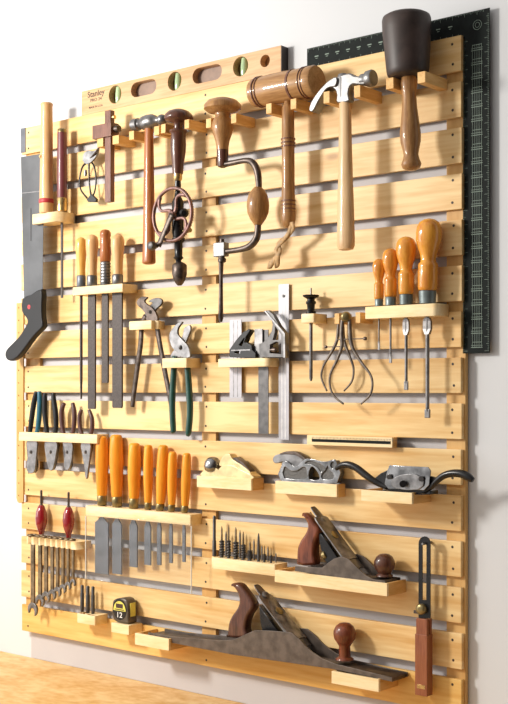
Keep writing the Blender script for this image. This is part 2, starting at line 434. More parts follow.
# ------------------------------------------------------------------ level on top of the board
ex = 0.0
lx0, lx1 = P(81.5, 100, 0).x, P(281, 60, 0).x
lzb = ZT; lzt = ZT+0.0565
lv = thing('spirit_level', 'long wooden spirit level with green vials resting on top of the board', 'spirit level', ((lx0+lx1)/2, YF+0.013, lzb))
def lxp(px): return P(px, 80, 0).x
zc = (lzb+lzt)/2+0.004
def stad(cx, hw, hh, n=8):
    pts = []
    for i in range(n+1): a = -PI/2+PI*i/n; pts.append((cx+hw-hh+hh*math.cos(a), zc+hh*math.sin(a)))
    for i in range(n+1): a = PI/2+PI*i/n; pts.append((cx-hw+hh+hh*math.cos(a), zc+hh*math.sin(a)))
    return pts
def circw(cx, r, n=24): return [(cx+r*math.cos(2*PI*i/n), zc+r*math.sin(2*PI*i/n)) for i in range(n)]
vial_x = [lxp(115), lxp(174.5), lxp(240.5)]
slot_x = [(lxp(143.5), 0.040), (lxp(207), 0.042)]
loops = [[(lx0, lzb+0.0002), (lx1, lzb+0.0002), (lx1, lzt), (lx0, lzt)]]
for x in vial_x: loops.append(circw(x, 0.0205))
for x, hw in slot_x: loops.append(stad(x, hw, 0.0165))
loops.append(circw(lxp(265), 0.0125))
plate_w('body', loops, YF, 0.0170, 'level', lv, 0.0006)
for x in vial_x:
    bm = bmesh.new(); add_lathe(bm, Vector((x, YF+0.0175, zc)), Vector((x, YF+0.0205, zc)), [(0, 0.0202), (1, 0.0202)], 24)
    v = bm_link('vial_window', bm, 'old_brass', lv)
    lathe('vial', Vector((x+0.002, YF+0.009, zc-0.0185)), Vector((x+0.002, YF+0.011, zc+0.0185)), [(0, .006), (.05, .007), (.5, .0078), (.95, .007), (1, .006)], 'vial', v)
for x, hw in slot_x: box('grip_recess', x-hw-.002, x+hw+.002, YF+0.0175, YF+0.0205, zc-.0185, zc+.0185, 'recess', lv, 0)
box('back', lx0, lx1, YF+0.0206, YF+0.0216, lzb+.0002, lzt, 'level', lv, 0)
box('end_cap', lx1+0.0001, lx1+0.0015, YF+0.0003, YF+0.0214, lzb+0.0005, lzt-0.0005, 'mallet', lv, 0.0003, label='dark end cap')
txc = lxp(96)
text('printed_name', 'Stanley', (txc, YF-0.0001, zc+0.012), 0.019, 'brown_mark', lv, 1.05)
text('printed_lines', 'PRO 24', (txc, YF-0.0001, zc-0.002), 0.010, 'brown_mark', lv, 1.2)
text('printed_lines', 'MADE IN U.S.A.', (txc, YF-0.0001, zc-0.018), 0.007, 'brown_mark', lv, 1.0)

# ------------------------------------------------------------------ framing square
E_ = -9.2
sqp = [P(307, 47.5, E_), P(489.5, 9, E_), P(489.5, 353, E_), P(462.8, 353, E_)]
xr = sqp[1].x; xi = P(462.8, 300, E_).x; zt = (sqp[0].z+sqp[1].z)/2; zb = sqp[2].z; xl = sqp[0].x; zi = ZT+0.0006
fs = thing('framing_square', 'black steel framing square hung round the top right corner of the board', 'framing square', (xr, yy(E_), zb))
yq = yy(E_)
plate_w('blade', [[(xl, zi), (xi, zi), (xi, zb), (xr, zb), (xr, zt), (xl, zt)]], yq, 0.0020, 'square_black', fs, 0.0003)
bm = bmesh.new(); ym = yq-0.00025
def mk(xa, xb, za, zb_): add_box(bm, xa, xb, ym, yq, za, zb_, 0)
inch = 0.0254; n = int((zt-zb)/inch)
aw = xr-xi
for k in range(n*8):
    z = zb+0.004+k*inch/8
    if z > zt-0.01: break
    ln = 0.010 if k % 8 == 0 else (0.006 if k % 4 == 0 else 0.0035)
    mk(xr-ln, xr-0.0008, z, z+0.0005)
    if z < zi-0.01: mk(xi+0.0008, xi+ln, z, z+0.0005)
for k in range(n*2+1):
    z = zb+0.010+k*inch*0.5
    if z > zi-0.012: break
    if k % 2 == 0: mk(xi+aw*0.32, xi+aw*0.74, z, z+0.0011); mk(xi+aw*0.32, xi+aw*0.74, z+0.004, z+0.0047)
    else: mk(xi+aw*0.36, xi+aw*0.70, z-0.003, z-0.0022)
for f in (0.36, 0.45, 0.53, 0.61, 0.70): mk(xi+aw*f, xi+aw*f+0.0005, zb+0.010, zi-0.02)
for k in range(int((xr-xl)/inch*8)):
    x = xl+0.003+k*inch/8
    if x > xr-0.012: break
    ln = 0.008 if k % 8 == 0 else (0.005 if k % 4 == 0 else 0.003)
    mk(x, x+0.0005, zt-ln, zt-0.0008)
    if x < xi and k % 2 == 0: mk(x, x+0.0005, zi+0.001, zi+ln*0.8)
for k in range(14):
    x = xr-0.085-k*inch
    if x > xl: mk(x, x+0.009, zt-0.020, zt-0.018); mk(x+0.002, x+0.007, zt-0.0235, zt-0.0225)
bm_link('scale_marks', bm, 'mark', fs, label='pale printed scale marks')
for r, w in ((0.0085, 0.0008), (0.0045, 0.0007)):
    bm = bmesh.new(); c = Vector((xr-aw*0.45, yq-0.0002, zt-0.026))
    add_tube(bm, [c+Vector((r*math.cos(2*PI*i/24), 0, r*math.sin(2*PI*i/24))) for i in range(24)], w*0.5, 6, 0.4, True)
    bm_link('round_mark', bm, 'mark', fs)

# ------------------------------------------------------------------ holders
def tray(label, xl_, yt, yb, xr_, E, base_drop=0.006, group='pine tool trays', hollow=True):
    """front face from picture xl_ to xr_, top and bottom picture y measured at xl_"""
    a = P(xl_, yt, E); c = P(xl_, yb, E); bx_ = P(xr_, yt, E).x
    t = thing('tool_tray', label, 'tray', ((a.x+bx_)/2, (yy(E)+YF)/2, c.z), group)
    w = 0.006; y0 = yy(E); y1 = YF-0.0003
    box('front_lip', a.x, bx_, y0, y0+w, c.z, a.z, 'block', t, 0.0008)
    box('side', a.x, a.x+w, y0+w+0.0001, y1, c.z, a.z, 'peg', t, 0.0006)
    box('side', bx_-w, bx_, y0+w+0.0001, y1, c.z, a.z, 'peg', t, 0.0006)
    box('base', a.x+w+0.0001, bx_-w-0.0001, y0+w+0.0001, y1, c.z+0.0005, a.z-base_drop, 'block', t, 0.0003)
    return t, a.z-base_drop, a.x, bx_
def rack(label, xl_, yt, yb, xr_, E, holes, group='pine tool racks', notch=None, rnd=0.002):
    """solid strip with holes right through: holes = [(world x, world y, rx, ry)]"""
    a = P(xl_, yt, E); c = P(xl_, yb, E); bx_ = P(xr_, yt, E).x
    y0 = yy(E); y1 = YF-0.0003
    out = [(a.x, y1), (a.x, y0+rnd), (a.x+rnd*0.3, y0+rnd*0.3), (a.x+rnd, y0), (bx_-rnd, y0), (bx_-rnd*0.3, y0+rnd*0.3), (bx_, y0+rnd), (bx_, y1)]
    if notch: out = notch(a.x, bx_, y0, y1)
    lps = [out]
    for hx, hy, rx, ry in holes:
        lps.append([(hx+rx*math.cos(2*PI*i/16), hy+ry*math.sin(2*PI*i/16)) for i in range(16)])
    me = flat_mesh(lps, a.z-c.z, 0.0005)
    me.transform(Matrix.Translation((0, 0, (a.z+c.z)/2)))
    o = link('tool_rack', me, 'block', None)
    tag(o, label, 'rack', group)
    return o, a.z, c.z
def pegs(label, pos, E=60, w=0.013, h=0.020, group='pairs of pine pegs holding the hanging tools'):
    """pos = [(picture x, y of the top left corner of a peg's front end)]"""
    a = P(pos[0][0], pos[0][1], E)
    t = thing('peg_holder', label, 'peg holder', (a.x, YF, a.z-h), group)
    for x, y in pos:
        q = P(x, y, E)
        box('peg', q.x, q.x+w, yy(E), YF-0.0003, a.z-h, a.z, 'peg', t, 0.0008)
    return t, a.z
PG = 'pairs of pine pegs holding the hanging tools'

# ------------------------------------------------------------------ top row: marking gauge
pegs('pair of pine pegs holding the dark wood marking gauge', [(97, 139), (112.5, 136)], 52, 0.020, 0.019)
e = 50
T = thing('marking_gauge', 'dark wooden marking gauge hanging at the left of the top row', 'marking gauge', P(107, 201.5, e))
q0 = P(104.7, 111, e); q1 = P(110.4, 201.5, e)
box('stem', q0.x, q1.x, yy(e), yy(e-13), q1.z, q0.z, 'gauge_wood', T, 0.001)
h0 = P(92.3, 125.5, e+6); h1 = P(110.4, 137.5, e+6)
pz = P(97, 139, 52).z
hz0 = pz+0.0003; hz1 = hz0+0.030
stx0, stx1 = q0.x-0.0003, q1.x+0.0003
bm = bmesh.new()
add_box(bm, h0.x, h0.x+0.060, yy(e+6), yy(e+0.4), hz0, hz1, 0.001)
add_box(bm, h0.x, h0.x+0.060, yy(e-13.4), yy(e-19), hz0, hz1, 0.001)
add_box(bm, h0.x, stx0, yy(e+0.2), yy(e-13.2), hz0, hz1, 0)
add_box(bm, stx1, h0.x+0.060, yy(e+0.2), yy(e-13.2), hz0, hz1, 0)
bm_link('fence', bm, 'gauge_wood', T)
lathe('thumb_screw', Vector((h0.x+0.060, yy(e-6), hz0+0.016)), Vector((h0.x+0.074, yy(e-6), hz0+0.016)), [(0, .003), (.3, .003), (.35, .008), (1, .0075)], 'old_steel', T)
lathe('brass_pin', Vector((q1.x, yy(e-6), q0.z-0.016)), Vector((q1.x+0.008, yy(e-6), q0.z-0.016)), [(0, .002), (.4, .0022), (.5, .005), (1, .0045)], 'brass', T)

# small wire caliper hanging at the gauge
e = 24
T = thing('small_caliper', 'small wire caliper with silver head hanging left of the marking gauge', 'caliper', P(92, 201, e))
ptube('hook', [(99.5, 147, 40), (96, 152, 32), (90, 159, e)], e, 1.0, 'old_steel', T)
plate('head', [[(84, 153), (88, 150.5), (93, 151), (98, 149), (96, 156), (91, 162), (86, 164), (82.5, 160)]], e+3, 5, 'bright', T, 3)
ptube('bowed_leg', [(86, 163), (82, 168), (79.5, 180), (81, 190), (87, 198)], e, [1.2, .9, .8, .8, 1.0], 'black', T)
ptube('bowed_leg', [(89, 162), (89, 172), (89.5, 184), (91, 197)], e-2, [1.2, .9, .8, 1.0], 'black', T)
ptube('bowed_leg', [(90, 161), (94, 166), (96, 178), (95, 190), (92, 198)], e-4, [1.2, .9, .8, .8, 1.0], 'black', T)
plate('foot', [[(86.5, 199.5), (91, 194), (96, 199), (95.5, 202), (88, 202)]], e+3, 7, 'black', T)
lathe('rivet', P(85.5, 170, e+2), P(85.5, 176, e+2), [(0, .003), (.5, .004), (1, .003)], 'bright', T)

# ball-peen hammer
pegs('pair of pine pegs holding the ball-peen hammer', [(129, 131.5), (154, 125.5)], 56, 0.015, 0.019)
pegz = P(129, 131.5, 56).z
e = 44
T = thing('ball_peen_hammer', 'ball-peen hammer with slim reddish brown handle, beside the hand drill', 'hammer', P(149, 264, e))
hh = P(149.5, 126, e); hz_ = pegz+0.0155
vlathe('handle', 149, e, [(126, 4.6), (140, 5.0), (170, 5.6), (215, 6.2), (240, 6.6), (258, 7.2), (263, 7.0), (264.5, 4)], 'red_wood', T, sq=0.85, dense=3)
hx = P(133, 125, e).x
lathe('head', Vector((hx, yy(e), hz_)), Vector((hx+0.100, yy(e), hz_)), [(0, .009), (.02, .013), (.17, .0135), (.2, .0095), (.28, .0095), (.33, .0150), (.45, .0165), (.60, .0160), (.68, .0125), (.72, .0075), (.80, .0070), (.83, .0105), (.90, .0115), (.97, .0085), (1, .003)], 'steel', T)

# hand drill
pegs('pair of pine pegs holding the hand drill', [(161, 124.5), (184.5, 122)], 56, 0.013, 0.019)
e = 44
T = thing('hand_drill', 'old crank hand drill with dark wooden handle and spoked gear wheel', 'hand drill', P(179, 285, e))
vlathe('handle', 178.7, e, [(109, 1), (109.5, 5), (111.5, 10.5), (115, 14), (118.5, 14.8), (121, 13), (122.5, 6), (125, 4.6), (129, 4.8), (130.5, 9), (132, 9.3), (134, 7.4), (145, 8.0), (152, 7.7), (162, 6.3), (170, 5.6), (174, 5.3)], 'dark_wood', T, x2=177.8)
vlathe('ferrule', 177.8, e, [(174, 4.6), (179, 4.4), (181, 3.4)], 'brass', T)
vlathe('frame_stem', 177.8, e, [(181, 3), (186, 3.4), (190, 2.5), (197, 3.5), (202, 6), (232, 6), (240, 4.6)], 'black', T)
vlathe('gear_box', 178.5, e, [(236, 4), (238, 6.5), (241, 6.5), (243, 4.2), (256, 3.9), (258, 5.2), (260, 3.0), (263, 2.6)], 'black', T)
vlathe('chuck', 179.5, e, [(262, 3), (263.5, 5.6), (265, 7.4), (274, 7.5), (279, 6.2), (283, 4.2), (285.5, 2.0)], 'old_steel', T)
ew = 60
wc = P(172.5, 214.5, ew); R = 27.4/S(172.5, ew)
bm = bmesh.new()
add_tube(bm, [wc+Vector((R*.96*math.cos(2*PI*i/64), 0, R*.96*math.sin(2*PI*i/64))) for i in range(64)], 0.0036, 8, 1.2, True)
for i in range(64):
    a = 2*PI*i/64
    c = wc+Vector((R*1.0*math.cos(a), 0.001, R*1.0*math.sin(a)))
    add_lathe(bm, c+Vector((0, -0.003, 0)), c+Vector((0, 0.003, 0)), [(0, .0012), (1, .0012)], 4)
wheel = bm_link('gear_wheel', bm, 'red_iron', T, True)
for k in range(4):
    a0 = k*PI/2+0.5
    pts = []
    for t in range(13):
        u = t/12; a = a0+1.0*math.sin(u*PI*0.9)*0.75; rr = R*(.10+.84*u)
        pts.append(wc+Vector((rr*math.cos(a), 0, rr*math.sin(a))))
    bm = bmesh.new(); add_tube(bm, pts, [0.0050-0.0018*math.sin(i/12*PI) for i in range(13)], 8, 0.8)
    bm_link('spoke', bm, 'red_iron', wheel, True)
lathe('hub', wc+Vector((0, -0.008, 0)), Vector((wc.x, yy(e-2), wc.z)), [(0, .004), (.08, .0075), (.45, .008), (.5, .006), (1, .006)], 'red_iron', T)
kp = P(157, 246, ew+8)
ptube('crank_arm', [(172, 214), (166, 228), (158.5, 246)], ew+9, [3.6, 3.2, 3.6], 'old_steel', T, flat=0.4)
kp = P(157.5, 246.5, ew+9)
lathe('crank_knob', kp, kp+Vector((0, -0.026, 0)), [(0, .003), (.25, .003), (.3, .007), (.6, .010), (.9, .008), (1, .002)], 'grey_steel', T)
lathe('pinion', P(184, 213, e+3), P(184, 213, e+15), [(0, .006), (.3, .010), (.7, .010), (1, .006)], 'black', T)
lathe('side_knob', P(183, 231, e), P(183, 231, e)+Vector((0.022, 0, 0)), [(0, .002), (.6, .002), (.65, .005), (1, .0045)], 'old_brass', T)

# brace
pegs('pair of pine pegs holding the wooden-headed brace', [(206, 119), (231, 116)], 60, 0.014, 0.019)
e = 50
T = thing('bit_brace', 'carpenter brace with wooden pad, steel crank and oval wooden grip', 'brace', P(221, 322, e))
vlathe('pad', 222.5, e, [(98, 1), (98.6, 8), (101, 15), (105, 18.6), (109, 18.8), (112, 15), (113.5, 8), (117, 7.2), (120, 9.4), (124, 10.5), (128, 11.0), (134, 9.6), (141, 7.2), (147, 6.2), (150, 6.0)], 'tan_wood', T)
vlathe('collar', 222.7, e, [(150, 6.0), (157, 5.8), (163, 5.6), (166.5, 5), (168, 2)], 'dark_wood', T)
ptube('crank', [(221, 165), (232, 163), (246, 160.5), (253, 163), (257.5, 172), (259, 188), (258.5, 206), (258, 226), (256.5, 238), (250, 246), (240, 249.5), (226, 251.5), (219, 252)], e, [3.2, 2.9, 2.8, 3.4, 3.6, 3.0, 2.5, 3.2, 3.6, 3.5, 3.0, 2.8, 2.8], 'old_steel', T)
vlathe('grip', 258, e, [(187, 3.6), (189, 5.5), (194, 9.2), (200, 10.9), (206, 11.4), (213, 10.6), (219, 8), (224, 4.4), (225, 3.8)], 'tan_wood', T, x2=258)
q0 = P(213, 243, e+8); q1 = P(224, 256, e+8)
box('chuck', q0.x, q1.x, yy(e+8), yy(e-8), q1.z, q0.z, 'hammer', T, 0.002)
vlathe('pawl', 222, e, [(239, 2.2), (242, 2.6), (257, 2.6), (259, 4.2), (262, 4.0), (263, 2)], 'old_steel', T)
vlathe('bit', 221.2, e, [(256, 3.0), (266, 2.4), (280, 1.9), (300, 2.2), (318, 2.6), (322, 1.5)], 'old_steel', T, x2=220.8)

# wooden mallet
pegs('pair of pine pegs holding the barrel-headed wooden mallet', [(266, 104), (290.5, 99)], 62, 0.014, 0.020)
pz = P(266, 104, 62).z
e = 44
T = thing('wooden_mallet', 'barrel-headed wooden mallet with dark rings and a leather wrist strap', 'mallet', P(288, 228, e))
hr = 15.6/S(290, e)
m0 = P(254.5, 92, e); mz = pz+hr*1.03
hd = lathe('head', Vector((m0.x, yy(e), mz)), Vector((P(317, 75, e).x, yy(e), mz)), [(0, hr*.80), (.01, hr*.9), (.04, hr*.93), (.06, hr*.90), (.09, hr*.95), (.3, hr*1.0), (.5, hr*1.0), (.66, hr*.98), (.80, hr*.97), (.83, hr*.94), (.85, hr*.97), (.98, hr*.99), (1.0, hr*.93)], 'tan_wood_x', T)
L0 = P(317, 75, e).x-m0.x
for t0, t1 in ((.085, .105), (.135, .15), (.64, .675), (.83, .84), (.87, .88)):
    lathe('dark_ring', Vector((m0.x+L0*t0, yy(e), mz)), Vector((m0.x+L0*t1, yy(e), mz)), [(0, hr*.95), (.1, hr*1.02), (.9, hr*1.02), (1, hr*.95)], 'gauge_wood', hd)
vlathe('handle', 288, e, [(90, 3.6), (99, 3.6), (104, 4.2), (108, 6.2), (122, 6.3), (138, 6.4), (140, 7.0), (142, 6.5), (144, 7.0), (146, 6.4), (180, 6.4), (202, 7.0), (204, 7.4), (206, 6.9), (208, 7.5), (210, 7.0), (213, 7.6), (220, 7.3), (226, 5.5), (228, 2.5)], 'tan_wood', T, x2=288.5)
for yb_ in (139.2, 143.0, 146.6, 201, 205, 209, 212.6):
    xx_ = 288+.5*(yb_-90)/138
    vlathe('turned_groove', xx_, e, [(yb_-.6, 6.6), (yb_-.5, 7.5), (yb_+.5, 7.5), (yb_+.6, 6.6)], 'gauge_wood', T)
for s_ in (0, 1):
    ptube('wrist_strap', [(292-s_*1.5, 222, e+6), (293-s_*3, 229, e+4), (287-s_, 237, e-2+4*s_), (280-s_*2, 244, e-4*s_), (276+s_*4, 250, e), (277+s_, 256, e+3*s_), (271+s_*6, 264, e-3), (269.5+s_*5, 268-s_*3, e)], e, [2.0, 2.2, 2.4, 2.3, 2.4, 2.8, 3.6, 3.2], 'leather', T, flat=0.5)

# claw hammer
pegs('pair of pine pegs holding the claw hammer', [(323.5, 92), (354.0, 86)], 72, 0.014, 0.022)
e = 66
T = thing('claw_hammer', 'claw hammer with polished steel head and pale wooden handle', 'hammer', P(346, 250, e-9))
hdl = [(336.5, 100), (338, 120), (337.5, 150), (336.5, 180), (335.5, 215), (335.5, 240), (337, 248), (341, 250), (351, 250), (355, 247.5), (356, 240), (355.5, 215), (354, 180), (352.5, 150), (352, 120), (351.5, 100)]
vlathe('handle', 345, e-9, [(96, 5.8), (102, 6.6), (120, 6.9), (150, 7.4), (180, 8.2), (215, 9.3), (240, 9.8), (246, 9.6), (249.5, 8), (250.5, 4)], 'hickory', T, x2=346, sq=0.72)
hd = plate('head', [[(309.5, 108.5), (312, 102), (316.5, 95), (322, 88.5), (329, 81.5), (336, 77), (344, 74), (350, 73.2), (353.5, 75.5), (360, 76), (363.5, 75.5), (365, 77), (365, 84), (358, 84.5), (353, 84), (349.5, 87), (348.2, 94), (348.8, 101), (336.8, 102.5), (336.5, 95), (335, 90), (331, 87.5), (326.5, 89.5), (322, 95), (317.5, 103), (314.5, 110), (311, 111)]], e, 17, 'hammer', T, 3, 0.0025)
plate('claw', [[(309, 109), (311, 102.5), (315.5, 95), (321, 88), (328, 81), (335, 77), (337, 80), (335, 86), (330.5, 86.8), (326, 89), (322, 94.5), (317, 103), (313.5, 110), (310.5, 111.5)]], e+4.5, 26, 'hammer', hd, 3, .0015)
fc = P(362, 80, e-8.5); fr = 8.4/S(365, e)
lathe('striking_face', fc, fc+Vector((0.026, 0, 0)), [(0, fr*.7), (.35, fr*.72), (.5, fr*.95), (.9, fr), (1, fr*.93)], 'hammer', hd)
lathe('handle_eye', P(342.5, 98, e-8.5), P(342.5, 74, e-8.5), [(0, .011), (.8, .0115), (.95, .0095), (1, .008)], 'hammer', hd, sq=0.8)

# dark headed mallet
pegs('pair of pine pegs holding the dark-headed round mallet', [(386, 78.5), (417.5, 72)], 76, 0.016, 0.020)
pz = P(386, 78.5, 76).z
e = 52
T = thing('round_mallet', 'round carver mallet with heavy dark brown head and wooden handle', 'mallet', P(411, 169, e))
vlathe('head', 406.3, e, [(14.5, 10), (15, 20), (17, 23.6), (20, 24.6), (30, 24.4), (50, 22.9), (70, 21.4), (75, 20.4), (77, 18.0), (77.6, 6)], 'mallet', T, x2=408)
vlathe('handle', 408.6, e, [(76, 7), (80, 8.0), (84, 8.8), (90, 7.8), (98, 7.2), (108, 7.7), (120, 9.0), (133, 10.6), (142, 10.2), (150, 8.2), (155, 7.4), (160, 8.6), (164, 10.2), (168, 8.8), (170.5, 4)], 'tan_wood', T, x2=411.5)

# ------------------------------------------------------------------ left: rack with saw, folding stick and maroon tool
e_saw = 38
def notchA(x0, x1, y0, y1):
    ys0, ys1 = yy(e_saw+2.6), yy(e_saw-1.6); xs = P(45, 218, e_saw).x
    return [(x0, y1), (x0, ys1), (xs, ys1), (xs, ys0), (x0, ys0), (x0, y0), (x1, y0), (x1, y1)]
dx_, dxm = P(46.2, 220, 30), P(61, 220, 30)
xa = P(33, 219, 52).x
ra, raz, rbz = rack('small pine rack high on the left edge holding the saw and two long-handled tools', 32.5, 214.5, 224.5, 57.8, 52,
     [(P(61, 300, 30).x, yy(30), 0.0055, 0.0055)], 'pine tool racks', notchA)
T = thing('hand_saw', 'hand saw with grey blade and curved black handle at the left edge', 'saw', P(9, 361, e_saw))
plate('blade', [[(20.8, 157), (42.2, 153.5), (43.2, 224), (42.5, 300), (24, 301)]], e_saw, 1.0, 'saw', T, 0, 0.0002)
hd = plate('handle', [[(22, 298.5), (31, 294.5), (41, 289), (41.3, 305), (41.5, 318), (42.7, 326), (38, 331.5), (32, 338), (24, 349), (17, 357.5), (10, 361), (5.5, 358), (5.2, 352), (8, 347.5), (14, 341.5), (19.5, 335.5), (25, 327), (27.3, 321.5), (25.5, 317), (21.7, 311.5)]], e_saw+8, 17, 'black_plastic', T, 2, 0.003)
plate_w('red_badge', [circ(29, 307, e_saw+8, 5.5)], yy(e_saw+8.4), 0.0006, 'red_mark', hd, 0.0001)
plate_w('blade_slot', [[(P(31, 212, e_saw).x-0.0016, P(31, 208, e_saw).z), (P(31, 212, e_saw).x+0.0016, P(31, 208, e_saw).z), (P(31, 212, e_saw).x+0.0016, P(31, 241, e_saw).z), (P(31, 212, e_saw).x-0.0016, P(31, 241, e_saw).z)]], yy(e_saw+0.4), 0.0005, 'black', T, 0.0001)
plate('blade_line', [[(21.2, 192.8), (43.5, 190.5), (43.5, 191.3), (21.2, 193.6)]], e_saw+0.4, 0.5, 'bright', T, 0, 0.0001)
# peg at the top of the saw
q = P(22, 158.5, 54)
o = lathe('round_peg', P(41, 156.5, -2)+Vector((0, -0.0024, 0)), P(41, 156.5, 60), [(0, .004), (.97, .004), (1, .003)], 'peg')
tag(o, 'round pine peg beside the top of the saw blade', 'peg')
# pale stick with red band, stands on the rack
e = 30
T = thing('turned_stick', 'tall pale wooden stick with a red band standing on the left rack', 'wooden stick', Vector((P(46, 217, 44).x, yy(44), raz)))
zr = raz+0.0002
s_ = S(46, 44)
p0 = Vector((P(46.3, 200, 44).x, yy(44), zr)); p1 = P(46.8, 103, 44)
lathe('shaft', p0, p1, [(0, 6.6/s_), (.02, 7.0/s_), (.2, 6.8/s_), (.5, 6.4/s_), (.97, 5.9/s_), (.985, 6.6/s_), (1, 5.6/s_)], 'birch', T)
p0b = Vector((p0.x, p0.y, zr))
lathe('red_band', p0+(p1-p0)*.0, p0+(p1-p0)*.001, [(0, .001), (1, .001)], 'red_mark', T) if False else None
bz0 = P(46.3, 203.5, 44); bz1 = P(46.3, 199, 44)
lathe('red_band', bz0, bz1, [(0, 6.9/s_), (.1, 7.4/s_), (.9, 7.4/s_), (1, 6.9/s_)], 'red_mark', T, label='red band')
# maroon handled tool
e = 30
T = thing('long_blade_tool', 'maroon handled tool with brass collar and long dark blade, beside the pale stick', 'hand tool', P(61.5, 298, e))
vlathe('handle', 62, e, [(130, 4.4), (134, 4.7), (165, 4.9), (197, 5.0), (199, 4.6)], 'maroon', T)
vlathe('end_cap', 62, e, [(129, 4.0), (129.6, 4.6), (134, 4.6), (135, 4.2)], 'old_brass', T, label='brass end cap')
vlathe('collar', 62, e, [(198, 4.9), (199, 5.4), (211, 5.4), (212, 4.0)], 'brass', T)
lathe('neck', Vector((P(62, 300, e).x, yy(e), raz+0.0003)), P(62, 211, e), [(0, .0085), (.6, .0085), (1, .0055)], 'maroon', T)
box('blade', P(62, 300, e).x-0.0032, P(62, 300, e).x+0.0032, yy(e+1.5), yy(e-1.5), P(61.5, 298, e).z, raz+0.0002, 'file', T, 0.0005)

# ------------------------------------------------------------------ files
e = 30
fl = [(81.2, 5.6, 237.4, 275.5, 1.5, 399, 'yellow_wood', 'yellowish wooden handled slim file, leftmost in the file rack'),
      (92.0, 6.4, 234.6, 275.5, 3.6, 409, 'birch', 'pale handled broad file second from the left in the file rack'),
      (105.4, 5.8, 229.5, 262.0, 3.0, 383, 'red_wood', 'file with a ridged red-brown handle and long silver ferrule'),
      (117.6, 6.8, 234.6, 274.5, 4.8, 408, 'birch', 'widest file with pale pinkish handle, at the right end of the file rack')]
hl = []
for x, hw, yt, yf, bw, yb, m, lab in fl:
    hl.append((P(x, 290, e).x, yy(e), (bw+0.7)/SF(x, e), 0.0050))
o, rz, rb = rack('wide pine rack on the left holding four upright files', 72.5, 287.5, 295.5, 122.5, 47, hl)
def zpy(z, px, e):               # picture y of a height
    p = P(px, HOR, e); return HOR-(z-p.z)*S(px, e)
for x, hw, yt, yf, bw, yb, m, lab in fl:
    ys = zpy(rz, x, e)-0.3
    T = thing('file', lab, 'file', P(x, yb, e), 'files in the rack')
    if m == 'red_wood':
        vlathe('handle', x, e, [(yt, 1.5), (yt+.8, 4), (yt+3, 5.5), (yt+6, 5.6), (yt+8, 4.9), (yt+11, 5.6), (yt+16, 5.2), (yt+22, 5.5), (yf-1, 5.4), (yf, 4.5)], m, T)
        n = 7; pr = [(yf, 4.6)]
        for k in range(n): pr += [(yf+1+k*3, 5.3), (yf+2.4+k*3, 5.3), (yf+2.8+k*3, 4.7)]
        pr = [p for p in pr if p[0] < ys-1]+[(ys-.5, 5.6), (ys, 5.2)]
        vlathe('ferrule', x, e, pr, 'bright', T)
    else:
        vlathe('handle', x, e, [(yt, 1.2), (yt+.7, hw*.5), (yt+2.5, hw*.85), (yt+6, hw), (yt+14, hw*.98), (yt+25, hw*.80), (yf-4, hw*.74), (yf, hw*.76)], m, T)
        vlathe('ferrule', x, e, [(yf, hw*.70), (yf+1, hw*.82), (ys-1, hw*.80), (ys, hw*.7)], 'steel' if m == 'birch' else 'blade', T)
    xw = P(x, 290, e).x; w = bw/(S(x, e) if bw < 2 else SF(x, e)); th = 0.0022
    zt_ = rz+0.0002; zb_ = P(x, yb, e).z
    if bw < 2: lathe('blade', Vector((xw, yy(e), zt_)), Vector((xw, yy(e), zb_)), [(0, w), (.8, w), (1, w*.6)], 'file', T)
    else: plate_w('blade', [[(xw-w, zt_), (xw-w, zb_+.004), (xw-w*.9, zb_), (xw+w*.9, zb_), (xw+w, zb_+.004), (xw+w, zt_)]], yy(e+2.2), 0.0044, 'file', T, 0.0005)

# ------------------------------------------------------------------ pincers and green pliers
def slot(px, w_, e): return (P(px, 300, e).x, yy(e), w_, 0.0065)
e = 24
o, rz, rb = rack('short pine rack holding the dark long-handled nippers', 129, 321.5, 330, 151.5, 41, [slot(141.7, .0085, e), slot(157.0, .0085, e)])
T = thing('end_nippers', 'dark steel nippers with long thin handles beside the files', 'pincers', P(150, 410, e))
plate('jaw', [[(136.5, 301.5), (139, 298), (143, 296.5), (147, 297.5), (144, 301), (146.5, 304), (152, 308), (156, 314), (157, 320.5), (146.5, 320.5), (146, 315), (141.5, 309), (137.5, 305.5)]], e+6, 6, 'old_steel', T, 3, .001)
plate('jaw', [[(148, 301.5), (153, 298.5), (159, 298), (162, 301), (160, 305.5), (156, 309), (153, 315), (150, 320.8), (143.5, 320.8), (145, 313), (148, 307), (152.5, 303)]], e-0.2, 5.5, 'grey_steel', T, 3, .001)
lathe('rivet', P(150.5, 312, e+8), P(150.5, 312, e-7), [(0, .003), (.1, .0042), (.9, .0042), (1, .003)], 'grey_steel', T)
ptube('handle', [(146, 316), (142.0, 325), (140.5, 345), (137, 370), (133.5, 396), (132.5, 407)], e, [3.4, 3.0, 3.1, 3.1, 2.9, 2.5], 'old_steel', T, flat=.6)
ptube('handle', [(152.5, 316), (156.5, 325), (160, 345), (165, 372), (170, 398), (171.5, 410)], e, [3.4, 3.0, 3.0, 3.0, 2.8, 2.5], 'old_steel', T, flat=.6)
e = 24
o, rz, rb = rack('short pine rack holding the green-handled adjustable pliers', 162, 358.5, 368, 186.5, 43, [slot(174.0, .0095, e), slot(188.2-1, .0095, e)])
T = thing('adjustable_pliers', 'adjustable pliers with silver head and long dark green handles', 'pliers', P(181, 436, e))
plate('jaw', [[(169, 336), (170.5, 331), (175, 325.2), (179.5, 322), (182, 322.5), (178, 328), (177.5, 334), (181, 338.5), (187, 345), (189.5, 351), (189.5, 357.3), (181, 357.3), (178, 353), (173, 349), (170, 343)]], e+6, 6, 'bright', T, 3, .001)
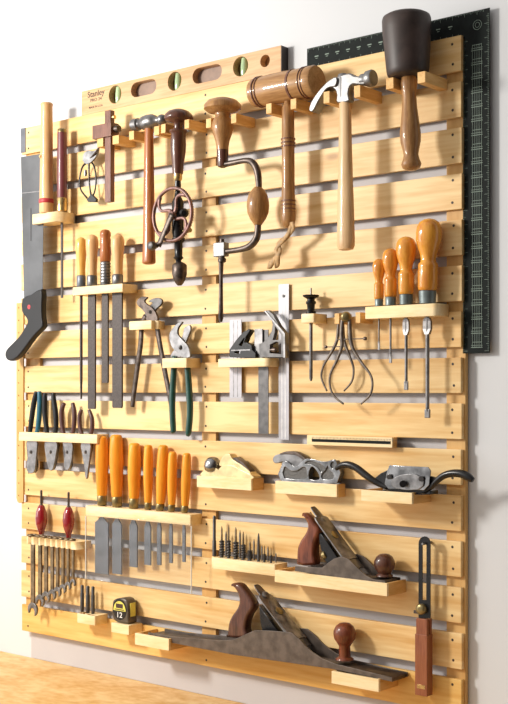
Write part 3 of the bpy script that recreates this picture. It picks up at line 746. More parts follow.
plate('jaw', [[(189, 325), (190.5, 330), (186.5, 340), (184.5, 347), (180, 357.0), (170.5, 357.0), (173, 351), (178, 345), (181, 339), (183, 333), (184, 328)]], e-0.2, 5.5, 'steel', T, 3, .001)
lathe('rivet', P(181, 347.5, e+8), P(181, 347.5, e-7), [(0, .003), (.1, .005), (.9, .005), (1, .003)], 'grey_steel', T)
ptube('grip', [(175, 356), (173.8, 370), (172.6, 392), (172.3, 410), (173.3, 430), (173.6, 433)], e, [2.9, 3.1, 3.2, 3.2, 2.9, 1.6], 'green', T)
ptube('grip', [(186, 356), (187.6, 370), (189.4, 395), (190, 412), (188.6, 431), (187.6, 436)], e, [2.9, 3.2, 3.4, 3.3, 3.1, 1.8], 'green', T)

# ------------------------------------------------------------------ combination square set
e = 24
cx1, cx2 = P(237, 360, 8).x, P(268, 360, e).x
def ncomb(x0, x1, y0, y1):
    r = 0.012
    return [(x0, y1), (x0, y0+.001), (x0+.001, y0)]+[(x1-r+r*math.sin(a*PI/12), y0+r-r*math.cos(a*PI/12)) for a in range(7)]+[(x1, y1)]
o, rz, rb = rack('pine shelf with a rounded corner carrying the combination square parts', 218, 359, 367.3, 268.5, 40,
    [(P(236, 360, 8).x, yy(8), 0.0215, 0.0030), (P(263.8, 360, 22).x, yy(22), 0.0135, 0.0032)], notch=ncomb)
def rule(x0, x1, yt, yb, e, name, lab=None, par=None, mat='rule', grooves=2):
    """a steel rule: a flat bar with engraved grooves"""
    a = P(x0, yt, e); c = P(x1, yb, e)
    r_ = box(name, a.x, c.x, yy(e), yy(e-1.6), c.z, a.z, mat, par, .0003)
    bm = bmesh.new(); w = c.x-a.x
    for k in range(grooves):
        x = a.x+w*(k+1)/(grooves+1); add_box(bm, x-w*.04, x+w*.04, yy(e)-.0002, yy(e), c.z+.002, a.z-.002, 0)
    return r_, bm
T = thing('steel_rule', 'narrow steel rule standing through the left of the combination square shelf', 'rule', P(235, 398, 8))
r_, bm = rule(229.5, 241.5, 320, 398, 8, 'blade', par=T)
bm_link('groove', bm, 'steel', r_)
T = thing('long_steel_rule', 'longest silver steel rule hanging upright on the right of the square shelf', 'rule', P(283.5, 440, 8))
a = P(278.5, 284.5, 6); c = P(288.8, 440, 6)
box('blade', a.x, c.x, yy(6), yy(4.2), c.z, a.z, 'rule', T, .0003)
bm = bmesh.new(); w = c.x-a.x
for f in (.30, .62): add_box(bm, a.x+w*f, a.x+w*(f+.07), yy(6)-.0002, yy(6), c.z+.002, a.z-.002, 0)
bm_link('groove', bm, 'white', T)
q = P(283.5, 296, 6)
lathe('hanging_pin', Vector((q.x, YF-.0002, q.z)), Vector((q.x, yy(9), q.z)), [(0, .0016), (.7, .0016), (.75, .003), (1, .0025)], 'grey_steel', T)
# black bevel head
zs = rz+0.0003
def onz(pts, e, zref_px=None): return pts
T = thing('protractor_head', 'small black combination square head at the left of the shelf', 'square head', Vector((P(243, 357, 24).x, yy(24), rz)))
def platez(name, loops, e, th, mat, parent, smooth=0, bev=.0008, ybase=358, label=None):
    """as plate, but dropped so that picture height ybase meets the shelf"""
    L = []
    for lp in loops:
        if smooth: lp = catmull(lp, smooth)
        xb = lp[0][0]
        L.append([(P(x, y, e).x, P(x, y, e).z-P(x, ybase, e).z*0) for x, y in lp])
    zmin = min(z for _, z in L[0]); dz = rz+0.0004-zmin
    L = [[(x, z+dz) for x, z in lp] for lp in L]
    return plate_w(name, L, yy(e), th/1000, mat, parent, bev, label)
platez('body', [[(229.5, 356.3), (229, 349), (236, 339), (243, 331), (248.5, 328), (250, 329.5), (246, 335.5), (243.5, 341), (247, 341.5), (251.5, 344), (252, 349), (255.5, 352), (255.5, 357)], [(234, 352.2), (240, 352.6), (240.5, 349), (235, 348.5)], [(238, 344.5), (241.5, 344.8), (245, 337.5), (243.8, 337)]], 34, 16, 'black', T)
plate_w('level_tube', [[(P(231, 350, 35).x, rz+.016), (P(250, 350, 35).x, rz+.016), (P(250, 350, 35).x, rz+.0185), (P(231, 350, 35).x, rz+.0185)]], yy(34.8), .0008, 'bright', T, .0001)
lathe('clamp_screw', P(252.5, 352, 27), P(256.5, 352, 27), [(0, .003), (1, .003)], 'black', T)
# steel square with blade down through the shelf
T = thing('combination_square', 'combination square with black angled head and grey blade hanging down', 'combination square', P(267, 434, 22))
a = P(258.5, 330, 22); c = P(268.5, 434, 22); 
box('blade', a.x, c.x, yy(22.8), yy(21.2), c.z, a.z, 'grey_steel', T, .0003)
platez('head', [[(259.5, 357.5), (259, 345), (263, 343), (268, 338), (271.5, 332), (272.5, 325), (271, 319), (264, 311.5), (268.5, 311), (273, 315), (283.6, 334.5), (284, 358.2), (266, 358.3)], [(269.5, 354), (281, 354.8), (281, 344), (276, 342.5), (270, 345.5)], [(272.5, 341), (281, 340.5), (281, 335.5), (275, 327), (275, 333)]], 34, 10, 'grey_steel', T)
plate('edge_strip', [[(264.0, 311.0), (265.5, 310.6), (284.8, 333.2), (285.2, 358), (283.4, 357.8), (283, 334.3)]], 35.5, 12.5, 'bright', T, 0, .0003)
lathe('clamp_screw', P(270.5, 350, 32), P(276, 350, 32), [(0, .0035), (.4, .0035), (.45, .005), (1, .005)], 'old_steel', T)
box('blade_clip', P(254.5, 330, 26).x, P(262.5, 330, 26).x, yy(26.5), yy(23.2), rz+.0005, P(258, 329, 26).z, 'steel', T, .0005)

# ------------------------------------------------------------------ small depth tool and calipers
e = 22
o, rz, rb = rack('small square pine block holding the wing-headed depth tool', 301, 314, 323, 314, 42, [(P(311, 318, e).x, yy(e), .0048, .0048)])
T = thing('depth_tool', 'slim tool with black winged head standing in the small square block', 'hand tool', P(311, 380, e))
xw = P(311, 318, e).x
def zw(y): return P(311, y, e).z
lathe('rod', Vector((xw, yy(e), zw(381))), Vector((xw, yy(e), zw(288))), [(0, .002), (.03, .0034), (.8, .0034), (.85, .0022), (1, .0016)], 'steel', T)
lathe('wing_head', Vector((xw, yy(e), rz+.0003)), Vector((xw, yy(e), zw(295))), [(0, .010), (.15, .010), (.2, .007), (.5, .008), (.55, .010), (.66, .010), (.7, .0075), (.78, .0075), (.85, .012), (.92, .016), (1, .0165)], 'black', T, n=8)
pegs('two short pine pegs holding the large calipers', [(334.5, 313.5), (355.5, 314.2)], 42, .011, .020, None)
def caliper(lab, e, legs, cx, cy, mats='old_steel'):
    T = thing('outside_caliper', lab, 'caliper', P(cx, cy+88, e))
    for L_, r_ in legs: ptube('leg', L_, e, r_, mats, T, flat=.8)
    lathe('spring_head', P(cx, cy, e+8), P(cx, cy, e-8), [(0, .006), (.1, .009), (.5, .0105), (.9, .009), (1, .006)], 'old_brass', T)
    return T
T = caliper('large pair of bow-legged steel calipers, nearest of the two on the pegs', 40,
    [([(342.5, 319), (341.5, 334), (341.8, 346), (337, 360), (330.5, 374), (330, 386), (334, 396), (343.5, 404)], [2.0, 2.4, 2.0, 1.6, 1.3, 1.2, 1.2, 1.0]),
     ([(349.5, 319), (350, 334), (352.5, 348), (361, 362), (370, 374), (372.5, 384), (370, 395), (361, 404)], [2.0, 2.4, 2.0, 1.6, 1.3, 1.2, 1.2, 1.0])], 346, 317, 'cal')
a = P(337, 339.5, 40); c = P(366, 339.5, 40)
lathe('adjusting_screw', Vector((a.x, a.y, a.z)), Vector((c.x, a.y, a.z)), [(0, .001), (.93, .001), (.94, .0035), (1, .0035)], 'old_steel', T)
T2 = caliper('smaller pair of bow-legged calipers hanging behind the large pair', 16,
    [([(338.5, 321), (337, 340), (331, 353), (323.5, 366), (321.5, 378), (327, 391)], [1.4, 1.8, 1.5, 1.2, 1.1, .9]),
     ([(343, 321), (344, 340), (349.5, 356), (353.5, 368), (352, 381), (344, 391)], [1.4, 1.8, 1.5, 1.2, 1.1, .9])], 341.5, 318, 'cal')
a = P(325, 347, 16); c = P(347, 345, 16)
lathe('adjusting_screw', Vector((a.x, a.y, a.z)), Vector((c.x, a.y, a.z)), [(0, .0028), (.08, .0028), (.09, .001), (1, .001)], 'old_steel', T2)

# ------------------------------------------------------------------ screwdrivers with amber handles
e = 27
sd = [(379.0, 6.6, 258.8, 350, .9, 'smallest amber-handled screwdriver, leftmost in the rack'),
      (390.6, 8.3, 248.3, 363, 1.2, 'second smallest amber-handled screwdriver, next to the smallest'),
      (406.2, 10.4, 236.6, 390, 1.8, 'third amber-handled screwdriver, just left of the largest'),
      (427.5, 13.3, 218.6, 418, 2.3, 'largest amber-handled screwdriver, at the right end of the rack')]
def nsd(x0, x1, y0, y1):
    r = .010
    return [(x0, y1), (x0, y0+.001), (x0+.001, y0)]+[(x1-r+r*math.sin(a*PI/12), y0+r-r*math.cos(a*PI/12)) for a in range(7)]+[(x1, y1)]
o, rz, rb = rack('pine rack with a rounded end holding four amber-handled screwdrivers', 365, 307, 319, 437, 41,
    [(P(x, 300, e).x, yy(e), max((w*1.0+1.2)/S(x, e), .0035), max(.003, w*.0022)) for x, r, yt, yb, w, l in sd], notch=nsd)
for x, r, yt, yb, w, lab in sd:
    T = thing('screwdriver', lab, 'screwdriver', P(x, yb, e), 'amber-handled screwdrivers in the rack')
    ys = zpy(rz, x, e)-.4
    f = (ys-yt)/87.0
    hw = r*.80
    yb1 = yt+r*2.0
    H = ys-yt
    yfe = yt+H*.845
    pr = [(yt, r*.15), (yt+H*.012, r*.45), (yt+H*.045, r*.76), (yt+H*.10, r*.94), (yt+H*.17, r), (yt+H*.25, r*.97), (yt+H*.33, r*.84), (yt+H*.41, r*.66), (yt+H*.47, r*.58), (yt+H*.51, r*.60), (yt+H*.53, r*.74), (yt+H*.56, r*.77), (yt+H*.60, r*.74), (yt+H*.63, r*.77), (yt+H*.80, r*.74), (yfe-H*.01, r*.70), (yfe, r*.64)]
    vlathe('handle', x+(2.0 if r > 12 else 0), e, pr, 'amber', T, x2=x, n=32)
    vlathe('ferrule', x, e, [(yfe, r*.60), (yfe+.5, r*.66), (ys-.5, r*.62), (ys, r*.5)], 'ferrule', T)
    xw = P(x, 300, e).x; s = S(x, e)
    zt_, zb_ = rz+.0002, P(x, yb, e).z
    zu = rb-.002
    bm = bmesh.new()
    ww = w/s
    add_lathe(bm, Vector((xw, yy(e), zt_)), Vector((xw, yy(e), zb_+.012)), [(0, ww*.9), (1, ww*.85)], 12)
    add_box(bm, xw-ww*1.25, xw+ww*1.25, yy(e)-ww*.6, yy(e)+ww*.6, zb_, zb_+.016, ww*.3)
    if r > 9:
        rings(bm, [[Vector((xw+sx*ww*a, yy(e)+sy*ww*b_, z)) for sx, sy in ((-1, -1), (1, -1), (1, 1), (-1, 1))] for a, b_, z in ((1, 1, zu-.030), (2.0, .7, zu-.020), (1.9, .7, zu-.006), (1.2, .9, zu))])
    bm_link('blade', bm, 'steel', T)

# ------------------------------------------------------------------ narrow rule lying in its ledge
a = P(305.5, 435, 20); c = P(391.5, 445.5, 20); zt_ = a.z; zb_ = P(305.5, 445, 20).z
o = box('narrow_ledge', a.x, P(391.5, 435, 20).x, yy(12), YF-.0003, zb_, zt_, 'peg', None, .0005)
tag(o, 'narrow pine ledge under the calipers, carrying the small boxwood rule', 'ledge')
T = thing('boxwood_rule', 'small cream rule with a dark green inlaid strip on the narrow ledge', 'rule', Vector((a.x+.08, yy(16), zb_)))
x0, x1 = a.x+.001, P(391.5, 435, 20).x-.001
box('body', x0, x1, yy(16.5), yy(12.2), zb_+.0004, zt_-.0003, 'block', T, .0005)
box('inlay', x0+.012, x1-.003, yy(16.9), yy(16.52), zb_+.0068, zb_+.0125, 'square_black', T, .0001, label='dark green inlaid strip')
bm = bmesh.new()
for k in range(60): add_box(bm, x0+.013+k*.0034, x0+.0136+k*.0034, yy(16.9), yy(16.52), zt_-(.006 if k % 5 else .0075), zt_-.003, 0)
bm_link('graduation', bm, 'grey_steel', T)

# ------------------------------------------------------------------ pliers rack
e = 20
hx_ = [(31.5, .012), (50.2, .0165), (67.8, .014), (85.5, .0155)]
o, rz, rb = rack('long pine rack at the lower left holding four pliers', 18.5, 432, 440.5, 97, 36,
    [(P(x, 435, e).x, yy(e), .019 if i in (1, 3) else .0175, .0095) for i, (x, w) in enumerate(hx_)])
pl = [('leftmost pliers in the rack, one black grip and one teal grip', 'black_plastic', 'teal',
       [(36.5, 392), (34.5, 400), (32.5, 412), (30.5, 428), (29, 441)], [(39.2, 391.5), (39.8, 400), (39.2, 415), (37.5, 430), (34, 441)],
       [(26.8, 441), (36.5, 441), (36.5, 452), (35.5, 463), (34.5, 471), (31, 473.5), (27.5, 472), (26, 465), (27.5, 455)], 2.3),
      ('pliers with two long black handles and broad jaws, second in the rack', 'black_plastic', 'black_plastic',
       [(45.2, 393), (44.8, 400), (45, 415), (46.8, 430), (48.5, 441)], [(53.3, 393), (54, 402), (55.8, 415), (55.8, 430), (53, 441)],
       [(44.8, 441), (56.5, 442), (55.8, 455), (53.5, 467), (51.5, 470.5), (48.5, 469), (45.8, 458)], 2.3),
      ('third pliers with short brown curved handles', 'brown_grip', 'brown_grip',
       [(64.2, 403.5), (61.8, 410), (61.6, 420), (63, 431), (66.5, 442)], [(72.6, 403), (74.2, 411), (74.4, 420), (73.2, 431), (70.5, 442)],
       [(62.5, 442), (71.8, 442), (72, 455), (70.5, 465), (68, 470), (65, 469), (63.5, 463), (65, 452)], 2.1),
      ('fourth pliers, needle-nosed with thin dark handles, at the right end', 'brown_grip', 'brown_grip',
       [(81.5, 410), (79.6, 416), (79.8, 426), (81.8, 434), (84.5, 443)], [(89, 410), (91.8, 418), (92.2, 427), (91, 434), (88, 443)],
       [(80.8, 443), (90, 443), (89.8, 456), (88, 470), (86.8, 478.5), (85.2, 477), (84.2, 468), (82.2, 456)], 1.9)]
for i, (lab, m1, m2, h1, h2, jaw, w) in enumerate(pl):
    cx = sum(p[0] for p in jaw)/len(jaw)
    T = thing('pliers', lab, 'pliers', P(cx, max(p[1] for p in jaw), e), 'pliers hanging head down in the rack')
    plate('jaw', [jaw], e+5.5, 5.3, 'steel', T, 3, .0012)
    jm = [(2*cx-x+.6, y-.5) for x, y in jaw][::-1]
    plate('jaw', [jm], e-.1, 5.3, 'grey_steel', T, 3, .0012)
    lathe('rivet', P(cx, 452, e+7), P(cx, 452, e-7), [(0, .003), (.1, .0045), (.9, .0045), (1, .003)], 'steel', T)
    for h, m in ((h1, m1), (h2, m2)):
        ptube('grip', h, e, [w*1.0, w*1.22, w*1.25, w*1.1, w*.8], m, T, flat=.9)

# ------------------------------------------------------------------ chisels
e = 17
ch = [(102.0, 6.8, 436, 494, 6.6, 522+52, 'widest orange-handled chisel, leftmost in the rack'),
      (116.2, 7.2, 434.6, 495, 4.6, 574, 'second chisel from the left, with a long thick orange handle'),
      (134.6, 6.8, 443, 496, 3.9, 567, 'third chisel from the left, shorter than the two thick ones'),
      (148.4, 5.1, 445, 499, 3.2, 565, 'slim fourth chisel, in the middle of the orange-handled row'),
      (162.3, 6.0, 445, 500, 2.0, 565, 'fifth chisel from the left, orange handle leaning slightly right'),
      (172.6, 5.0, 451.5, 502, 1.6, 563, 'sixth chisel, slim orange handle and narrow blade'),
      (186.3, 4.9, 453, 503, 1.5, 562, 'rightmost orange-handled chisel with the narrowest blade')]
bxo = {0: 0, 1: 1.0, 2: -1.0, 3: -.5, 4: -3.0, 5: -1.5, 6: -2.2}
o, rz, rb = rack('long pine rack holding seven orange-handled chisels', 85.5, 505.5, 515.5, 190.5, 36,
    [(P(x+bxo[i], 500, e).x, yy(e), (bw+.4)/SF(x, e), .0048) for i, (x, w, yt, yf, bw, yb, l) in enumerate(ch)])
for i, (x, hw, yt, yf, bw, yb, lab) in enumerate(ch):
    T = thing('chisel', lab, 'chisel', P(x, yb, e), 'orange-handled chisels in the rack')
    xb = x+bxo[i]
    ys = zpy(rz, x, e)-.4
    lean = {4: 2.2, 6: 1.2}.get(i, 0)
    yfe = ys-(10 if hw > 6 else 7)
    vlathe('handle', x+lean*.5, e, [(yt, hw*.45), (yt+.8, hw*.72), (yt+3, hw*.86), (yt+14, hw*.97), (yt+28, hw*1.0), (yt+40, hw*.93), (yfe-2, hw*.76), (yfe, hw*.70)], 'orange', T, x2=xb+(x-xb)*.45, n=10)
    vlathe('ferrule', xb+(x-xb)*.45, e, [(yfe, hw*.68), (yfe+.5, hw*.74), (ys-.5, hw*.68), (ys, hw*.6)], 'old_brass', T, x2=xb)
    s = SF(x, e); xw = P(xb, 500, e).x; w = bw/s
    zt_, zb_ = rz+.0002, P(xb, yb, e).z
    zr_ = rb-.004
    n_ = min(w*.6, .005)
    plate_w('blade', [[(xw-n_, zt_), (xw-n_, zr_), (xw-w, zr_-.012), (xw-w, zb_+.001), (xw-w+.0005, zb_), (xw+w-.0005, zb_), (xw+w, zb_+.001), (xw+w, zr_-.012), (xw+n_, zr_), (xw+n_, zt_)]], yy(e+1.9), .0038, 'blade', T, .0007)
# clear guard in front of the blades, screwed to the rack front
q0 = P(85.8, 508, 37); q1 = P(191.5, 594, 37)
g0 = plate_w('clear_guard', [[(q0.x, q1.z), (P(191.5, 594, 38).x, q1.z), (P(191.5, 594, 38).x, rb+.004), (q0.x, rb+.004)]], yy(38.4), .0022, 'clear', o, .0004, 'clear plastic guard sheet in front of the blades')

for xa_ in (q0.x, P(191.5, 594, 38).x-.0012):
    box('guard_edge', xa_, xa_+.0012, yy(38.5)-.0003, yy(36.1), q1.z, rb-.001, 'frost_lit', o, .0002, 'frosted edge of the clear guard, painted white for the light it catches')  # light caught along the acrylic edges is put into these white strips

# ------------------------------------------------------------------ trays and small planes
def place(T, dz):
    T.location.z += dz
# block plane
t, tz, tx0, tx1 = tray('short pine tray carrying the small golden block plane', 196.8, 475.6, 487, 251.3, 40, .005)
e = 34
bz_ = tz+.0003
def zfix(T, want):
    """let a thing down (or up) so that its lowest point rests at height want"""
    lo = 1e9
    for o in [T]+list(T.children_recursive):
        if o.type == 'MESH':
            for v in o.data.vertices: lo = min(lo, v.co.z+T.location.z)
    T.location.z += want-lo
T = thing('block_plane', 'small golden bronze block plane with a silver front knob', 'block plane', P(225, 479, e))
plate('body', [[(203, 480), (203, 473), (207, 470), (213, 469), (218, 472), (222, 468), (232, 467.5), (240, 472), (250, 476.5), (251.5, 482)]], e, 26, 'gold', T, 2, .001)
lathe('front_knob', P(212.8, 474, e-9), P(212.8, 459, e-9), [(0, .012), (.1, .0165), (.4, .0185), (.7, .0165), (.92, .011), (1, .004)], 'chrome', T)
plate('lever_cap', [[(219, 468), (221.5, 460), (226, 456.2), (230, 457), (233, 462), (240, 466.5), (249, 473.5), (251, 477), (246, 476.5), (236, 471), (226, 468.5)]], e-3, 20, 'gold', T, 3, .0012)
plate('iron', [[(232, 460.6), (235, 459.6), (243, 465), (250.5, 473.5), (249.5, 475), (240, 467)]], e-5, 16, 'old_steel', T, 0, .0004)
zfix(T, bz_)
# ornate side plane
t, tz, tx0, tx1 = tray('short pine tray carrying the ornate silver plane', 275.3, 480.8, 493.2, 336.8, 28, .005)
e = 24
T = thing('ornate_plane', 'silver plane with curly openwork side plate', 'plane', P(310, 484, e))
outl = [(281.5, 485), (281.5, 468), (284, 463.5), (288, 465), (292, 468.5), (297, 469), (302, 464), (306, 461.5), (314, 462.3), (322, 464.3), (328, 464), (333, 462.5), (336.5, 465), (337, 486)]
h1 = [(284, 481), (284, 470), (287, 470.5), (291, 473.5), (297, 473.5), (302, 470), (306, 470.5), (306.5, 476), (306, 481.5)]
h2 = [(309, 482), (309, 474), (311.5, 469.5), (314.5, 471), (318.5, 477), (319, 482.5)]
h3 = [(304.5, 466.5), (308, 463.8), (315, 465), (322, 468), (325.5, 472), (321, 475), (317, 470.5), (311, 467.2)]
h4 = [(322, 482), (321.5, 477), (325, 473.5), (327.5, 468.5), (329.5, 473), (333, 476), (333, 482)]
h5 = [(330.3, 469), (331, 465.5), (333.6, 465.2), (334.3, 469), (332.5, 471.5)]
plate('side_plate', [catmull(outl, 2), catmull(h1, 2), catmull(h2, 2), catmull(h3, 3), catmull(h4, 2), catmull(h5, 3)], e, 2.5, 'chrome', T, 0, .0005)
bx_out = [(282, 485), (282, 469), (284, 464.5), (288, 466), (292, 469.5), (297, 470), (302, 465.5), (306, 463), (314, 463.5), (322, 465.5), (328, 465), (333, 463.5), (335.8, 466), (336.3, 486)]
plate('body', [catmull(bx_out, 2), catmull(h2, 2)], e-2.6, 16, 'cross', T, 0, .0005)
plate('lever_cap', [[(272.5, 462), (275, 458), (283, 456), (292, 455.2), (300, 459), (303.5, 462), (299, 468.5), (295, 470.5), (291, 467), (286, 464), (280, 465.5), (274.5, 466)]], e-5, 12, 'bright', T, 3, .0015)
plate('scroll', [[(279, 457), (286, 454.2), (296, 455), (304, 460), (306, 463), (302, 462), (295, 458), (287, 457)]], e-3, 15, 'old_steel', T, 3, .001)
zfix(T, tz+.0003)

# spokeshave
t, tz, tx0, tx1 = tray('deep pine tray at the right carrying the spokeshave', 361.2, 489.8, 500.8, 412, 64, .005)
e = 50
T = thing('spokeshave', 'spokeshave with silver blade and two curved black handles', 'spokeshave', P(404, 491, e))
plate('body', [[(374, 478), (380, 481), (384, 484), (388, 489.5), (400, 492), (416, 493), (424, 492), (430, 488), (436, 482.5), (440, 478.5), (432, 476), (410, 470), (390, 468)]], e, 8, 'black', T, 2, .001)
plate('sole', [[(382, 489), (392, 492.5), (424, 493.5), (430, 490), (430, 494), (384, 492)]], e+4, 28, 'black', T, 0, .001)
plate('blade', [[(384.5, 483.5), (387, 470), (389.5, 464.5), (428, 466.3), (430.5, 470), (429, 484), (424, 489.5), (388, 488)]], e+6, 3, 'chrome', T, 0, .0006)
plate('cap_iron', [[(391, 480), (401, 474), (416, 474), (424, 481), (418, 489), (396, 488)]], e+9, 2.6, 'bright', T, 2, .0008)
lathe('thumb_screw', P(403, 483, e+9), P(403, 483, e+17), [(0, .003), (.4, .003), (.45, .007), (1, .006)], 'black', T)
lathe('adjusting_nut', P(421, 478, e+6), P(421, 478, e+12), [(0, .005), (1, .0045)], 'bright', T)
lathe('adjusting_nut', P(389, 476, e+6), P(389, 476, e+12), [(0, .005), (1, .0045)], 'bright', T)
ptube('handle', [(336, 468, e), (341, 464.8, e), (348, 464, e), (356, 467, e), (364, 473, e), (372, 479, e), (381, 484, e-2), (388, 487, e-2)], e, [2.2, 3.2, 3.6, 3.6, 3.6, 3.4, 3.0, 2.2], 'black', T, n=14)
ptube('handle', [(424, 491, e-2), (431, 486.5, e-2), (437, 480, e), (444, 474.8, e), (452, 472.6, e), (461, 473, e), (468, 476, e), (473, 479.5, e)], e, [2.2, 2.8, 3.2, 3.5, 3.8, 4.2, 4.2, 2.8], 'black', T, n=14)
zfix(T, tz+.0003)

# ------------------------------------------------------------------ drill bits
t, tz, tx0, tx1 = None, None, None, None
bits = [(214.3, 515.6, 2.0, 'plain', 'tallest plain steel rod, leftmost in the drill bit rack'),
        (221.8, 526, 2.6, 'twist', 'fat spiral drill bit, second in the rack, beside the tall rod'),
        (228.7, 525, 2.2, 'twist', 'long spiral drill bit with a thin point, third in the rack'),
        (235.8, 527, 2.9, 'twist', 'wide spiral drill bit, fourth in the rack'),
        (243.3, 531.5, 2.6, 'twist', 'spiral drill bit in the middle of the rack'),
        (249.9, 541.5, 2.8, 'twist', 'short stubby drill bit with a bright tip'),
        (258.6, 533.4, 1.5, 'plain', 'smooth tapered steel punch standing among the drill bits'),
        (264.4, 545.5, 1.8, 'twist', 'short thin drill bit right of the tapered punch'),
        (271.0, 547.4, 1.6, 'twist', 'shortest front drill bit at the right end of the rack')]
e = 26
back = [(226, 531, 1.0, 12), (240, 530, 1.0, 12), (254, 539, .9, 12), (262, 545, .8, 12), (268, 546, .8, 12), (276, 553, .7, 12)]
hl = [(P(x, 560, e).x, yy(e), (w+.5)/S(x, e), (w+.5)/S(x, e)) for x, y, w, k, l in bits]
hl += [(P(x, 560, ee).x, yy(ee), (w+.5)/S(x, ee), (w+.5)/S(x, ee)) for x, y, w, ee in back]
o, rz, rb = rack('pine block full of upright drill bits', 212.8, 557.3, 568.5, 275, 40, hl)
def twist(xw, y, z0, z1, r, turns, parent, nm='flutes'):
    bm = bmesh.new(); rs = []
    N = 40
    for i in range(N+1):
        u = i/N; a = turns*2*PI*u; rr = r*(1 if u < .94 else max(.1, (1-u)/.06))
        ring = []
        for k in range(12):
            b_ = 2*PI*k/12; q = rr*(.45+.55*abs(math.cos(b_)))
            ring.append(Vector((xw+q*math.cos(a+b_), y+q*math.sin(a+b_), z0+(z1-z0)*u)))
        rs.append(ring)
    rings(bm, rs)
    return bm_link(nm, bm, 'grey_steel', parent, False)
for x, yt, w, kind, lab in bits:
    s = S(x, e); xw = P(x, 560, e).x; r = w/s; z0 = rb+.002; zt_ = P(x, yt, e).z
    T = thing('drill_bit' if kind == 'twist' else 'steel_punch', lab, 'drill bit' if kind == 'twist' else 'punch', Vector((xw, yy(e), z0)), 'drill bits in the block')
    if kind == 'plain':
        lathe('shank', Vector((xw, yy(e), z0)), Vector((xw, yy(e), zt_)), [(0, r), (.6, r), (.9, r*.7), (1, r*.35)] if w < 2 else [(0, r), (.05, r*1.0), (.5, r), (.52, r*.8), (.97, r*.8), (1, r*.4)], 'grey_steel', T)
    else:
        zm = rz+.001; zf = rz+(zt_-rz)*(.56 if w > 2.1 else .5); r *= 1.12
        lathe('shank', Vector((xw, yy(e), z0)), Vector((xw, yy(e), zm+.004)), [(0, r*.7), (1, r*.7)], 'grey_steel', T, 6)
        twist(xw, yy(e), zm+.003, zf, r, 3, T)
        lathe('lead_point', Vector((xw, yy(e), zf-.002)), Vector((xw, yy(e), zt_)), [(0, r*.38), (.8, r*.30), (1, r*.08)], 'worn_brass', T, 8)
for i, (x, yt, w, ee) in enumerate(back):
    s = S(x, ee); xw = P(x, 560, ee).x; r = w/s; zt_ = P(x, yt, ee).z
    o = lathe('drill_bit', Vector((xw, yy(ee), rb+.002)), Vector((xw, yy(ee), zt_)), [(0, r), (.9, r), (1, r*.2)], 'steel')
    tag(o, ['leftmost', 'second', 'third', 'fourth', 'fifth', 'rightmost'][i]+' thin slim drill bit in the back row of the block'+('' if i in (0, 5) else ', counted from the left'), 'drill bit', 'thin drill bits in the back row')

# ------------------------------------------------------------------ jack plane
t, tz, tx0, tx1 = tray('deep pine tray carrying the shorter bench plane with rosewood handle', 274.6, 570, 582, 387, 64, .006)
e = 56
def slab(name, line, ec, width, th, mat, parent, prof):
    """a sloping slab running from line[0] down to line[1] (picture points on the middle plane), width across the board's depth"""
    a, b_ = P(line[0][0], line[0][1], ec), P(line[1][0], line[1][1], ec)
    d = b_-a; nrm = Vector((d.z, 0, -d.x)).normalized()
    if nrm.z < 0: nrm = -nrm
    bm = bmesh.new(); rs = []
    for t, f in catmull(prof, 3, closed=False):
        c = a+d*t; h = width/1000*f/2; cv = th*(.55+.45*min(1, t*4))
        ring = []
        for k in range(9):
            u = -1+2*k/8; ring.append(c+Vector((0, u*h, 0))+nrm*(cv*(1-.45*u*u)))
        ring += [c+Vector((0, h, 0)), c+Vector((0, -h, 0))]
        rs.append(ring)
    rings(bm, rs)
    o = bm_link(name, bm, mat, parent, True); sharp_by_angle(o, 40)
    return o
